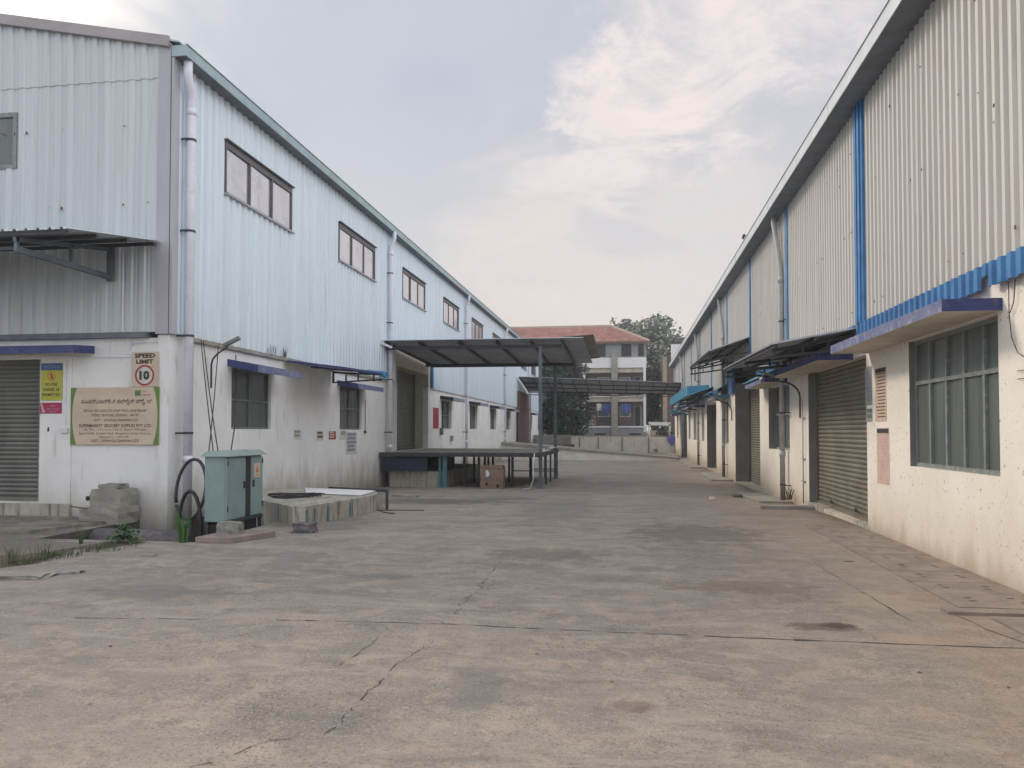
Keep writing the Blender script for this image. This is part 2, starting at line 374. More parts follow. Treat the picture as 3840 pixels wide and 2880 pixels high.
def window(T, u0, u1, v0, v1, wd, cols, rows, fm, gm, parent, fr=.05, bar=.035, label=None, ftop=None):
    mb = MB(); t0, t1 = wd - .02, wd + .035
    mb.box(u0, u0 + fr, v0, v1, t0, t1, T); mb.box(u1 - fr, u1, v0, v1, t0, t1, T)
    mb.box(u0 + fr, u1 - fr, v0, v0 + fr, t0, t1, T); mb.box(u0 + fr, u1 - fr, v1 - (ftop or fr), v1, t0, t1, T)
    for i in range(1, cols):
        u = u0 + (u1 - u0) * i / cols; mb.box(u - bar / 2, u + bar / 2, v0 + fr, v1 - fr, t0 + .004, t1 - .006, T)
    for v in rows:
        mb.box(u0 + fr, u1 - fr, v - bar / 2, v + bar / 2, t0 + .007, t1 - .003, T)
    o = mb.build('window', fm, parent)
    if label: o['label'] = label
    g = MB()
    for i in range(cols):
        a = u0 + (u1 - u0) * i / cols + .01; b = u0 + (u1 - u0) * (i + 1) / cols - .01
        e = random.uniform(-.012, .012)
        g.face([T(a, v0 + .01, wd - e), T(b, v0 + .01, wd + e), T(b, v1 - .01, wd + e), T(a, v1 - .01, wd - e)])
    g.build('pane', gm, o)
    return o

def chajja(T, u0, u1, zb, zt, out_, drop, parent, m=('navy', 'faded', 'soffit'), front=1):
    mb = MB()
    b = [T(u0, zb, 0), T(u1, zb, 0), T(u1, zb - drop, out_), T(u0, zb - drop, out_)]
    t = [T(u0, zt, 0), T(u1, zt, 0), T(u1, zt - drop, out_), T(u0, zt - drop, out_)]
    mb.face(b, 2); mb.face(t, 0)
    mb.face([b[0], b[3], t[3], t[0]], 0); mb.face([b[1], b[2], t[2], t[1]], 0); mb.face([b[2], b[3], t[3], t[2]], front); mb.face([b[0], b[1], t[1], t[0]], 0)
    return mb.build('window_hood', list(m), parent)

FONT = bpy.data.fonts.load('<builtin>') if False else None
def text(s, T, u0, u1, v0, v1, w_, m, parent, mirror=False, name='lettering', bold=0.):
    cu = bpy.data.curves.new('t', 'FONT'); cu.body = s; cu.size = 1; cu.fill_mode = 'FRONT'; cu.offset = bold; cu.resolution_u = 2
    o = bpy.data.objects.new('t', cu); C.objects.link(o)
    dg = bpy.context.evaluated_depsgraph_get(); me = bpy.data.meshes.new_from_object(o.evaluated_get(dg))
    bpy.data.objects.remove(o); bpy.data.curves.remove(cu)
    vs = [v.co.copy() for v in me.vertices]
    if not vs: return None
    x0 = min(v.x for v in vs); x1 = max(v.x for v in vs); y0 = min(v.y for v in vs); y1 = max(v.y for v in vs)
    mb = MB()
    for v in vs:
        a = (v.x - x0) / max(1e-6, x1 - x0); b = (v.y - y0) / max(1e-6, y1 - y0)
        if mirror: a = 1 - a
        mb.v.append(T(u0 + (u1 - u0) * a, v0 + (v1 - v0) * b, w_))
    mb.f = [list(p.vertices) for p in me.polygons]; mb.mi = [0] * len(mb.f)
    bpy.data.meshes.remove(me)
    return mb.build(name, m, parent)
def ring(mb, T, cu, cv, r0, r1, w_, n=28, k=0):
    for i in range(n):
        a = 2 * math.pi * i / n; b = 2 * math.pi * (i + 1) / n
        p = lambda r, t: T(cu + r * math.cos(t), cv + r * math.sin(t), w_)
        if r0 > 0: mb.face([p(r0, a), p(r1, a), p(r1, b), p(r0, b)], k)
        else: mb.face([T(cu, cv, w_), p(r1, a), p(r1, b)], k)

# ================================================================== GROUND
def ground_material():
    m = bpy.data.materials.new('yard_concrete'); m.use_nodes = True; t = m.node_tree; n = t.nodes; l = t.links
    b = n['Principled BSDF']; b.inputs['Roughness'].default_value = .88; b.inputs['Specular IOR Level'].default_value = .3
    g = n.new('ShaderNodeNewGeometry'); P = g.outputs['Position']
    def noise(sc, st=(1, 1, 1), det=8, ro=.6, dist=0.):
        mp = n.new('ShaderNodeMapping'); mp.inputs['Scale'].default_value = st; l.new(P, mp.inputs[0])
        x = n.new('ShaderNodeTexNoise'); x.inputs['Scale'].default_value = sc; x.inputs['Detail'].default_value = det; x.inputs['Roughness'].default_value = ro
        x.inputs['Distortion'].default_value = dist
        l.new(mp.outputs[0], x.inputs['Vector']); return x.outputs[0]
    def rmp(v, a, c):
        x = n.new('ShaderNodeMapRange'); x.interpolation_type = 'SMOOTHSTEP'; l.new(v, x.inputs[0]); x.inputs[1].default_value = a; x.inputs[2].default_value = c; return x.outputs[0]
    def mul(a, c):
        q = n.new('ShaderNodeMath'); q.operation = 'MULTIPLY'; l.new(a, q.inputs[0])
        if isinstance(c, float): q.inputs[1].default_value = c
        else: l.new(c, q.inputs[1])
        return q.outputs[0]
    def mx(f, a, c, bt='MIX'):
        x = n.new('ShaderNodeMix'); x.data_type = 'RGBA'; x.blend_type = bt; l.new(f, x.inputs[0])
        for i, v in ((6, a), (7, c)):
            if isinstance(v, tuple): x.inputs[i].default_value = (*v, 1)
            else: l.new(v, x.inputs[i])
        return x.outputs[2]
    col = mx(rmp(noise(.28), .38, .62), (0.298, 0.264, 0.235), (0.250, 0.225, 0.203))
    col = mx(mul(rmp(noise(.75, (1, 1.3, 1), dist=.5), .48, .68), .75), col, (0.369, 0.324, 0.276))       # pale laitance
    col = mx(mul(rmp(noise(.5, (.9, 1.5, 1), dist=.8), .54, .72), .65), col, (0.174, 0.158, 0.148))      # grey damp patches
    col = mx(mul(rmp(noise(1.1, (.8, 1.6, 1), 12, .7, .6), .50, .60), .45), col, (0.390, 0.342, 0.291))      # broom / wash streaks across
    col = mx(mul(rmp(noise(1.7, (.8, 1.6, 1), 12, .72, .8), .52, .62), .38), col, (0.153, 0.134, 0.116))
    col = mx(mul(rmp(noise(2.3, det=14, ro=.75, dist=.3), .50, .58), .40), col, (0.480, 0.377, 0.308))      # ragged thin patches
    col = mx(mul(rmp(noise(5, det=12, ro=.75), .54, .62), .50), col, (0.215, 0.173, 0.146))
    agg = rmp(noise(.6, det=10, ro=.7), .40, .60)                                                       # worn areas show the aggregate
    for sc, amt in ((95, 1.0), (48, .75)):
        vc_ = n.new('ShaderNodeTexVoronoi'); vc_.inputs['Scale'].default_value = sc; l.new(P, vc_.inputs['Vector'])
        sx = n.new('ShaderNodeSeparateColor'); l.new(vc_.outputs['Color'], sx.inputs[0])
        nd = n.new('ShaderNodeMath'); nd.operation = 'SUBTRACT'; nd.inputs[0].default_value = 1; l.new(rmp(vc_.outputs['Distance'], .25, .55), nd.inputs[1]); near = nd.outputs[0]
        ms = n.new('ShaderNodeMath'); ms.operation = 'MULTIPLY_ADD'; l.new(agg, ms.inputs[0]); ms.inputs[1].default_value = .65 * amt; ms.inputs[2].default_value = .45 * amt
        col = mx(mul(mul(mul(rmp(sx.outputs[0], .74, .95), ms.outputs[0]), near), .75), col, (0.474, 0.447, 0.403))
        col = mx(mul(mul(mul(rmp(sx.outputs[1], .66, .94), ms.outputs[0]), near), .80), col, (0.085, 0.076, 0.07))
    col = mx(mul(rmp(noise(1.0, (.5, 1.9, 1), 14, .74, 1.2), .545, .58), .30), col, (0.439, 0.399, 0.346))    # pale dusty scrapes across the yard
    col = mx(mul(rmp(noise(1.35, (.5, 1.8, 1), 14, .76, 1.2), .55, .60), .22), col, (0.178, 0.161, 0.142))
    # reddish dust towards the right wall
    sp = n.new('ShaderNodeSeparateXYZ'); l.new(P, sp.inputs[0])
    col = mx(mul(mul(rmp(sp.outputs[0], .3, 3.2), rmp(noise(.9), .3, .65)), .48), col, (0.344, 0.247, 0.177))
    col = mx(mul(rmp(noise(55, det=4), .56, .72), .55), col, (0.433, 0.392, 0.354))       # aggregate specks
    col = mx(mul(rmp(noise(38, det=5), .58, .70), .60), col, (0.123, 0.108, 0.098))
    # grime along the wall feet, doubling as painted contact shade
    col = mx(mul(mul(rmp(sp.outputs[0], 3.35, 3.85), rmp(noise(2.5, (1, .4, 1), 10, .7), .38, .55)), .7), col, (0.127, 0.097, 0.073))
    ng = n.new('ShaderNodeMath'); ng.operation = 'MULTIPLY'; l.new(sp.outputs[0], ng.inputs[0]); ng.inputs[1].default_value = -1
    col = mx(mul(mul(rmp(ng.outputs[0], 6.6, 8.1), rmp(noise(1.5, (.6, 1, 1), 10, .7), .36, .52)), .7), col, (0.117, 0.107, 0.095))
    def stain(x, y, rx, ry, c, k, nz=2.4):
        nonlocal col
        a = n.new('ShaderNodeVectorMath'); a.operation = 'SUBTRACT'; l.new(P, a.inputs[0]); a.inputs[1].default_value = (x, y, 0)
        d = n.new('ShaderNodeVectorMath'); d.operation = 'MULTIPLY'; l.new(a.outputs[0], d.inputs[0]); d.inputs[1].default_value = (1 / rx, 1 / ry, 0)
        ln = n.new('ShaderNodeVectorMath'); ln.operation = 'LENGTH'; l.new(d.outputs[0], ln.inputs[0])
        ad = n.new('ShaderNodeMath'); ad.operation = 'MULTIPLY_ADD'; l.new(noise(3.2, det=14, ro=.72), ad.inputs[0]); ad.inputs[1].default_value = nz; l.new(ln.outputs['Value'], ad.inputs[2])
        iv_ = n.new('ShaderNodeMath'); iv_.operation = 'SUBTRACT'; iv_.inputs[0].default_value = 1; l.new(rmp(ad.outputs[0], .45 + nz * .5, .85 + nz * .5), iv_.inputs[1])
        col = mx(mul(iv_.outputs[0], k), col, c)
    for (px, py, rx, ry, c_, k) in (
        (3090, 2350, .42, .20, (0.144, 0.110, 0.087), .8), (3150, 2345, .2, .14, (0.078, 0.059, 0.051), .8), (1450, 2160, .55, .25, (0.153, 0.162, 0.162), .55),
        (2050, 2080, 1.1, .7, (0.153, 0.145, 0.137), .6), (3180, 2105, .10, .07, (0.043, 0.030, 0.026), .9), (2780, 2200, 1.2, .5, (0.165, 0.131, 0.098), .5),
        (560, 2220, 1.0, .5, (0.174, 0.166, 0.162), .5), (2380, 2650, .2, .15, (0.153, 0.099, 0.083), .45), (2620, 2000, 1.5, 1.6, (0.144, 0.127, 0.108), .6),
        (1250, 1960, 1.2, 2.0, (0.133, 0.120, 0.108), .5), (1000, 2050, .9, .3, (0.351, 0.312, 0.284), .6), (2800, 1830, .8, 1.5, (0.123, 0.099, 0.083), .7),
        (3330, 2260, .55, .5, (0.412, 0.332, 0.255), .6), (1640, 1868, 2.6, 1.6, (.115, .108, .10), .75), (1900, 1850, 1.5, 1.2, (.13, .12, .11), .6), (2100, 1900, 1.2, 5., (0.174, 0.166, 0.157), .5), (1800, 2560, .25, .7, (0.165, 0.162, 0.162), .5), (3480, 2400, .5, .22, (0.390, 0.291, 0.216), .5)):
        x, y = gp(px, py); stain(x, y, rx, ry, c_, k)
    l.new(col, b.inputs['Base Color'])
    bp = n.new('ShaderNodeBump'); bp.inputs['Strength'].default_value = .9; bp.inputs['Distance'].default_value = .02
    l.new(noise(30, det=8, ro=.7), bp.inputs['Height'])
    b2 = n.new('ShaderNodeBump'); b2.inputs['Strength'].default_value = .5; b2.inputs['Distance'].default_value = .05
    l.new(noise(3, det=6), b2.inputs['Height']); l.new(bp.outputs[0], b2.inputs['Normal']); l.new(b2.outputs[0], b.inputs['Normal'])
    return m
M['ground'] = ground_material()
M['mud'] = mat('muddy_cement', (.22, .20, .175), (.13, .115, .10), 1.6, .9, bump=.6, lo=.42, hi=.58, c3=(.28, .26, .23), s3=6, k3=.6, lo3=.52, hi3=.6)
M['pitw'] = mat('dark_pit_wall', (.07, .065, .06), (.11, .10, .09), 4, .9, bump=.5)  # soil tone made darker to paint in the shade of the pit
PIT = [(-8.75, -8.2, 10.35, 12.8), (-8.2, -6.15, 10.35, 13.5)]
def in_pit(x, y): return any(p[0] < x < p[1] and p[2] < y < p[3] for p in PIT)
xs = sorted({-400, -60, -30, -20, -14, -10, -8.75, -8.2, -6.15, -4, -2, 0, 2, 4, 10, 30, 60, 400})
ys = sorted({-30, -5, 0, 5, 8, 10.35, 12, 12.8, 13.5, 14, 15, 16, 17, 18, 19, 20, 21, 22, 23, 24, 25, 26, 30, 40, 60, 100, 200, 900})
g = MB()
idx = {}
def gv(x, y):
    k = (x, y)
    if k not in idx: idx[k] = g.vv((x, y, gz(y)))
    return idx[k]
for a, b in zip(xs, xs[1:]):
    for c_, d in zip(ys, ys[1:]):
        if in_pit((a + b) / 2, (c_ + d) / 2): continue
        g.f.append([gv(a, c_), gv(b, c_), gv(b, d), gv(a, d)]); g.mi.append(0)
ZP = -.5
for p in PIT: g.face([(p[0], p[2], ZP), (p[1], p[2], ZP), (p[1], p[3], ZP), (p[0], p[3], ZP)], 2)
for a, b in (((-8.75, 10.35), (-6.15, 10.35)), ((-6.15, 10.35), (-6.15, 13.5)), ((-6.15, 13.5), (-8.2, 13.5)), ((-8.75, 12.8), (-8.75, 10.35))):
    g.face([(a[0], a[1], 0), (b[0], b[1], 0), (b[0], b[1], ZP), (a[0], a[1], ZP)], 2)
def crack(pts, wd=.015, jit=.03, seg=.12, z_=.003, k=1):
    P = [Vector(gp(*p)) for p in pts]; line = []
    for a, b in zip(P, P[1:]):
        n = max(1, int((b - a).length / seg))
        for i in range(n):
            q = a.lerp(b, i / n); line.append(q + Vector((random.gauss(0, jit), random.gauss(0, jit))))
    line.append(P[-1])
    for i, (a, b) in enumerate(zip(line, line[1:])):
        d = (b - a).normalized(); nrm = Vector((-d.y, d.x))
        w0 = wd * random.uniform(.12, 1.0) ** 1.3 * 1.0; w1 = wd * random.uniform(.12, 1.0)
        if random.random() < .14: w0 *= 2.6
        if random.random() < .16: continue
        za, zb = gz(a.y) + z_, gz(b.y) + z_
        g.face([(a.x - nrm.x * w0 / 2, a.y - nrm.y * w0 / 2, za), (b.x - nrm.x * w1 / 2, b.y - nrm.y * w1 / 2, zb), (b.x + nrm.x * w1 / 2, b.y + nrm.y * w1 / 2, zb), (a.x + nrm.x * w0 / 2, a.y + nrm.y * w0 / 2, za)], k)
crack([(280, 2318), (700, 2322), (1200, 2328), (1660, 2340), (2100, 2362), (2700, 2388)], .015, .005, .12)
crack([(2640, 2386), (3100, 2405), (3500, 2420), (3840, 2432)], .026, .006, .2)
crack([(1660, 2340), (1740, 2260), (1790, 2210), (1830, 2165)], .011, .02, .08)
crack([(1830, 2165), (1880, 2100), (1900, 2050)], .008, .02)
crack([(1460, 2350), (1400, 2410), (1300, 2480), (1240, 2510)], .009, .012, .08)
crack([(1630, 2400), (1480, 2500), (1400, 2580)], .010, .012, .06)
crack([(1400, 2580), (1320, 2650), (1270, 2710), (1215, 2755)], .012, .012, .05)
crack([(1215, 2755), (1100, 2770), (950, 2800), (880, 2830)], .008, .012, .08)
crack([(1230, 2760), (1150, 2800)], .006, .01, .08)
crack([(880, 2850), (700, 2878)], .006, .01, .08)
crack([(500, 2160), (640, 2120), (760, 2085)], .008, .02)
crack([(3050, 2110), (3290, 2255), (3420, 2330)], .012, .01, .2)
crack([(3560, 2290), (3700, 2360), (3840, 2410)], .014, .01, .2)
crack([(600, 2398), (660, 2385)], .006, .01)
crack([(560, 2480), (620, 2470)], .006, .01)
for i in range(34):     # chips and pits in the concrete
    x = random.uniform(-5, 3.3); y = random.uniform(3.2, 12) if i < 110 else random.uniform(10, 30)
    s_ = random.uniform(.005, .013) * (1 + y * .04)
    pts = []
    n = 5
    for k in range(n):
        a = 2 * math.pi * k / n + random.uniform(-.3, .3); r = s_ * random.uniform(.5, 1.2)
        pts.append((x + r * math.cos(a) * 1.4, y + r * math.sin(a), gz(y) + .0045))
    g.face(pts, 1)
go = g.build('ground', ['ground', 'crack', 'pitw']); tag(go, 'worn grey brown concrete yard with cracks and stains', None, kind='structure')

# apron of cover slabs along the right wall
ap = MB(); holes_ = []
y0 = 6.9; k = 0
while y0 < 13.2:
    y1 = y0 + .62 + random.uniform(-.02, .02)
    x0 = 2.95; zt = .012 + random.uniform(0, .004)
    if y0 > 7.35: ap.box(x0, RX - .03, y0 + .008, y1 - .008, -.02, zt)
    for a in (.28, .42):
        for b in (.25, .7):
            hx = x0 + (RX - x0) * b + random.uniform(-.03, .03); hy = y0 + a + random.uniform(-.03, .03)
            if y0 > 7.35: ap.face([(hx - .035, hy - .01, zt + .003), (hx + .035, hy - .012, zt + .003), (hx + .03, hy + .014, zt + .003), (hx - .03, hy + .012, zt + .003)], 1)
    y0 = y1
tag(ap.build('drain_cover_path', ['slabp', 'crack']), 'row of pinkish drain cover slabs at the foot of the right wall', None, kind='structure')
# nearer raised slab at the right edge of the frame
ap = MB(); ap.box(2.75, RX - .03, 7.25, 7.42, -.02, .03); ap.box(3.05, RX - .03, 3.0, 7.17, -.03, .02)
tag(ap.build('kerb_slab', ['slabp']), 'flat stone slabs bridging the drain at the right edge', None, kind='structure')
# far kerb along right wall
ap = MB()
for (a, b) in ((19.0, 23.2), (29.5, 35), (39.5, 66)):
    ap.hexa([(3.05, a, gz(a) - .1), (RX - .02, a, gz(a) - .1), (RX - .02, b, gz(b) - .1), (3.05, b, gz(b) - .1)], [(3.05, a, gz(a) + .05), (RX - .02, a, gz(a) + .05), (RX - .02, b, gz(b) + .05), (3.05, b, gz(b) + .05)])
ap.hexa([(2.75, 16.9, -.1), (3.82, 16.9, -.1), (3.82, 17.15, -.1), (2.75, 17.15, -.1)], [(2.75, 16.9, .03), (3.82, 16.9, .03), (3.82, 17.15, .03), (2.75, 17.15, .03)])
tag(ap.build('kerb', ['conc']), 'low broken concrete kerb along the far right wall', None, kind='structure')
# left apron strip (old cement floor below the gable) and soil
ap = MB()
ap.hexa([(-20, 9.9, -.02), (-9.3, 10.7, -.02), (-8.8, 12.7, -.02), (-20, 12.7, -.02)], [(-20, 9.9, .05), (-9.3, 10.7, .05), (-8.8, 12.7, .05), (-20, 12.7, .05)])
tag(ap.build('cement_apron', ['mud']), 'old cement apron below the gable shutter', None, kind='structure')
ap = MB()
e = [gp(0, 2130), gp(145, 2112), (-7.45, 9.45), gp(434, 2052), gp(500, 2040)]
f_ = [gp(0, 2085), gp(145, 2075), gp(300, 2050), gp(420, 2030), gp(500, 2018)]
for (a, b, c_, d) in zip(e, e[1:], f_[1:], f_): ap.face([(a[0], a[1], .006), (b[0], b[1], .006), (c_[0], c_[1], .006), (d[0], d[1], .006)])
M['soil'] = mat('dark_soil', (.075, .062, .045), (.12, .10, .075), 9, .95, bump=.8, bscale=30)
tag(ap.build('soil_strip', ['soil']), 'narrow strip of dark soil between apron and yard', None, kind='structure')

# broken yard slab edges near the soil
def rock(name, x, y, sx, sy, sz, m, label, cat='stone', rz=0., seed=0, z0=None, group=None, par=None, jag=.12):
    R = random.Random(seed); mb = MB()
    bm = bmesh.new(); bmesh.ops.create_cube(bm, size=1); bmesh.ops.subdivide_edges(bm, edges=bm.edges[:], cuts=2, use_grid_fill=True)
    zz0 = gz(y) if z0 is None else z0
    cz, sn = math.cos(rz), math.sin(rz)
    for v in bm.verts:
        p = v.co; q = Vector((p.x, p.y, p.z)) ; r = 1 - .12 * max(0, q.length - .62)
        p = q * r + Vector((R.gauss(0, jag * .3), R.gauss(0, jag * .3), R.gauss(0, jag * .3) if p.z > -.4 else 0))
        a, b = p.x * sx, p.y * sy
        v.co = Vector((x + a * cz - b * sn, y + a * sn + b * cz, zz0 + (p.z + .5) * sz))
    bmesh.ops.recalc_face_normals(bm, faces=bm.faces)
    me = bpy.data.meshes.new(name); bm.to_mesh(me); bm.free(); me.materials.append(M[m])
    o = bpy.data.objects.new(name, me); C.objects.link(o)
    if par: o.parent = par
    else: tag(o, label, cat, group)
    return o
x, y = gp(70, 2165); rock('broken_slab', x, y, .62, .30, .05, 'conc', 'thin broken concrete slab lying at the left edge of the yard', 'slab', .1, 3, -.005)
x, y = gp(235, 2150); rock('rubble_chunk', x, y, .36, .20, .045, 'stone', 'jagged grey concrete rubble beside the broken slab', 'rubble', .2, 5, -.01, jag=.3)
x, y = gp(560, 2085); rock('stone_chip', x, y, .16, .10, .03, 'conc', 'small flat stone chip on the yard near the pit', 'stone', .3, 8, -.005)
x, y = gp(520, 2034); rock('brick_fragment', x, y, .16, .1, .05, 'slabp', 'pinkish brick fragment at the end of the weedy strip', 'brick', .4, 9)

# ================================================================== LEFT WAREHOUSE
LW = thing('left_warehouse', 'long pale blue corrugated warehouse with white plinth walls on the left', 'warehouse', (0, 0, 0))
LEND = 76.6
gwin = [(15.0, 16.80, 1.65, 2.95), (21.1, 22.93, 1.65, 2.93)] + [(u, u + 1.95, 1.72, 3.0) for u in (33.25, 39.45, 45.45, 51.45, 63.6, 70)]
door = (26.62, 30.95, .9, 3.95); door2 = (56.8, 60.8, .9, 3.45)
wall(MB(), TL, GY, LEND, -.55, 3.44, gwin + [(door[0], door[1], .9, 3.44), door2]).build('plinth_wall', 'wallL', LW)
# raised portal of the dock door
pt = MB(); wall(pt, TL, 26.2, 31.3, 3.441, 4.62, [(26.62, 30.95, 3.441, 3.95)], .7)
pt.box(26.3, 26.62, .9, 3.44, -.7, -.221, TL); pt.box(30.95, 31.3, .9, 3.44, -.7, -.221, TL)
pt.build('door_surround', 'soffit', LW)
for q in (56.4, 60.8): MB().box(q, q + .4, .9, 3.44, -.7, -.221, TL).build('door_jamb', 'soffit', LW)
hood = MB(); hood.box(56.2, 63.5, -.3, 4.6, .12, .18, TL); hood.build('brown_hoarding', 'aptb', LW)
shutter(TL, 26.62, 30.95, .92, 3.95, -.62, 'shutL', LW); shutter(TL, 56.8, 60.8, .92, 3.4, -.6, 'shutL', LW)
uw = [(14.57 + 6.25 * k, 14.57 + 6.25 * k + 3.15, 6.48, 7.57) for k in range(10)]
corrug(MB(), TL, GY + .04, LEND, 3.38, 8.45, uw + [(26.2, 31.3, 3.3, 4.62)], depth=.04, w0=.035).build('long_side_cladding', 'cladL', LW)
for h in uw:
    wo = window(TL, *h, .03, 3, [], 'frameD', 'glassU', LW, fr=.045, bar=.05, ftop=.14)
    MB().box(h[0] - .03, h[1] + .03, h[2] - .035, h[2] - .001, .0, .13, TL).build('sill', 'flash', wo)
    MB().box(h[0] - .03, h[1] + .03, h[3] + .001, h[3] + .03, .0, .12, TL).build('head_flashing', 'frameD', wo)
for h in gwin: window(TL, *h, -.10 if h[0] < 25 else -.17, 2, [h[2] + .62], 'frameT', 'glassG', LW, fr=.05, bar=.04)
chajja(TL, 14.82, 16.95, 2.95, 3.10, .68, .13, LW)
chajja(TL, 20.9, 23.2, 2.92, 3.06, .62, .10, LW)
M['fadedg'] = mat('faded_grey_lilac', (.27, .26, .33), (.17, .17, .25), 2, .7, c3=(.45, .43, .44), s3=5, k3=.5, lo3=.5, hi3=.65)
for u in (33.0, 39.2, 45.2, 51.2, 63.4): chajja(TL, u, u + 2.4, 3.02, 3.18, .6, .08, LW, m=('navy2', 'fadedg', 'soffit'))
# gable end
slope = lambda x: 8.62 + (-8.2 - x) * .2 if x > -20 else 8.62 + 11.8 * .2 - (-20 - x) * .2
cg_ = corrug(MB(), TG, -31.8, -8.42, 3.40, 8.09, [(-14.6, -11.33, 6.53, 7.59)], pitch=.25)
for zr in (5.75, 7.2):
    for i in range(16):
        u = -8.62 - .25 * i
        if random.random() < .4: cg_.box(u - .008, u + .008, zr - .012 + random.gauss(0, .02), zr + .008, .05, .076, TG, k=1)
cg_.build('gable_cladding', ['cladG', 'rust'], LW)
corrug(MB(), TG, -31.8, -8.42, 8.04, lambda x: slope(x) + .02, pitch=.25, w0=.052).build('gable_upper_cladding', 'cladG', LW)
window(TG, -14.6, -11.33, 6.53, 7.59, .03, 3, [], 'frameG', 'glassG', LW, fr=.08, bar=.05)
wall(MB(), TG, -31.8, -8.2 - .221, -.55, 3.3, [(-15.2, -10.8, .3, 2.94)]).build('gable_plinth_wall', 'wallL', LW)
shutter(TG, -15.2, -10.8, .3, 2.94, -.12, 'shutL', LW)
chajja(TG, -15.6, -9.70, 3.03, 3.17, .55, .04, LW, m=('navy', 'navy', 'soffit'))
pn = MB(); pn.box(-10.77, -10.14, .27, 3.0, .0005, .022, TG); pn.build('door_jamb_pier', 'wallL', LW)
pc = MB(); pc.box(-8.44, -8.19, 3.36, 8.66, .03, .086, TG); pc.box(GY - .086, GY + .10, 3.36, 8.5, .0301, .078, TL); pc.build('corner_flashing', 'flash', LW)
dr = MB(); dr.box(-31.8, -8.6, 3.30, 3.40, -.1, .11, TG); dr.build('dark_gap_strip', 'soff', LW)  # dark strip standing in for the shaded gap below the cladding
cp = MB(); cp.box(-8.42, -8.195, -.55, 3.34, .0, .03, TG); cp.build('corner_pier', 'wallL', LW)
vg = MB()
for a, b in ((-20, -8.2), (-31.8, -20)):
    za, zb = slope(a) + .14, slope(b) + .14
    vg.hexa([(a, GY - .16, za - .19), (b, GY - .16, zb - .19), (b, GY - .10, zb - .19), (a, GY - .10, za - .19)], [(a, GY - .16, za), (b, GY - .16, zb), (b, GY - .10, zb), (a, GY - .10, za)])
vg.build('verge_flashing', 'verge', LW)
rf = MB()
for a, b in ((-20, -8.02), (-31.8, -20)):
    za, zb = slope(a) + .10, slope(b) + .10
    rf.hexa([(a, GY - .10, za - .03), (b, GY - .10, zb - .03), (b, LEND, zb - .03), (a, LEND, za - .03)], [(a, GY - .10, za), (b, GY - .10, zb), (b, LEND, zb), (a, LEND, za)])
rf.build('roof', 'cladG', LW)
bw = MB(); bw.box(-31.8, -8.3, LEND - .1, LEND, -.5, 8.6); bw.box(-31.8, -31.7, GY, LEND, -.5, 8.6); bw.build('back_walls', 'cladL', LW)
gu = MB(); X0, X1 = -8.17, -7.88
gu.box(X1 - .012, X1, GY - .1, LEND, 8.40, 8.60); gu.box(X0, X1 - .012, GY - .1, GY - .088, 8.40, 8.60); gu.box(X1 - .03, X1 + .02, GY - .1, LEND, 8.60, 8.615)
k = GY + .9
while k < LEND: gu.box(X1, X1 + .006, k, k + .03, 8.41, 8.598); k += 5.8
go_ = gu.build('gutter', 'gutL', LW)
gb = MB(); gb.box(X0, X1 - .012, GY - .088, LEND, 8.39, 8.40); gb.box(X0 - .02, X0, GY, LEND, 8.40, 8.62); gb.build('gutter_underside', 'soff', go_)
for i, y in enumerate((13.1, 25.24, 37.68, 49.97, 62.3)):
    px = LX + .19
    p = MB(); z0 = -.45 if i == 0 else gz(y) - .02
    top = [(px + .12 - .0, y, 8.42), (px + .12, y, 8.22), (px + .10, y, 8.12), (px + .03, y, 8.0), (px, y, 7.88), (px, y, 7.7)] if i else \
          [(-7.98, y - .18, 8.42), (-7.98, y - .18, 8.18), (-7.985, y - .15, 8.05), (-8.0, y - .03, 7.88), (px, y, 7.72), (px, y, 7.55)]
    r = .082 if i == 0 else .07
    p.tube(top + [(px, y, z0)], r, 16)
    p.tube([(px, y, top[-1][2] + .03), (px, y, top[-1][2] - .09)], r + .008, 16)
    p.tube([(px, y, 1.15), (px, y, 1.03)], r + .008, 16)
    po = p.build('downpipe', 'pvc', LW, smooth=True)
    for zc in (7.0, 5.3, 3.36, 1.57):
        cl = MB(); cl.tube([(px, y, zc - .02), (px, y, zc + .02)], r + .012, 16); cl.box(LX, px, y - .11, y - .09, zc - .02, zc + .015)
        cl.build('pipe_clamp', 'rust' if i else 'dsteel', po)
# blue cut end beside the dock door
b_ = MB(); b_.box(31.3, 31.5, 3.42, 4.55, .01, .1, TL); b_.build('blue_end_flashing', 'trim', LW)
# shutter sill / step along gable
st = MB(); st.box(-15.3, -10.12, .0, .27, .0, .05, TG); st.build('door_sill', 'plat', LW)
# black bar below cladding along first bay, torn strip
tr = MB(); tr.box(13.3, 25.0, 3.30, 3.375, .0, .07, TL); tr.build('cladding_base_rail', 'conc', LW)
# fringe of weeds growing from the ledge
def blades(mb, x, y, z_, n, h, r, lean=.4, wd=.008, R=random):
    for i in range(n):
        a = R.uniform(0, 6.28); d = R.uniform(0, r); bx, by = x + math.cos(a) * d, y + math.sin(a) * d
        hh = h * R.uniform(.5, 1.1); lx, ly = math.cos(a) * lean * hh * R.uniform(.3, 1), math.sin(a) * lean * hh * R.uniform(.3, 1)
        t = R.uniform(0, 3.14); wx, wy = math.cos(t) * wd, math.sin(t) * wd
        m1 = (bx + lx * .35, by + ly * .35, z_ + hh * .6); tp = (bx + lx, by + ly, z_ + hh * R.uniform(.85, 1))
        mb.face([(bx - wx, by - wy, z_), (bx + wx, by + wy, z_), (m1[0] + wx, m1[1] + wy, m1[2]), (m1[0] - wx, m1[1] - wy, m1[2])])
        mb.face([(m1[0] - wx, m1[1] - wy, m1[2]), (m1[0] + wx, m1[1] + wy, m1[2]), tp])
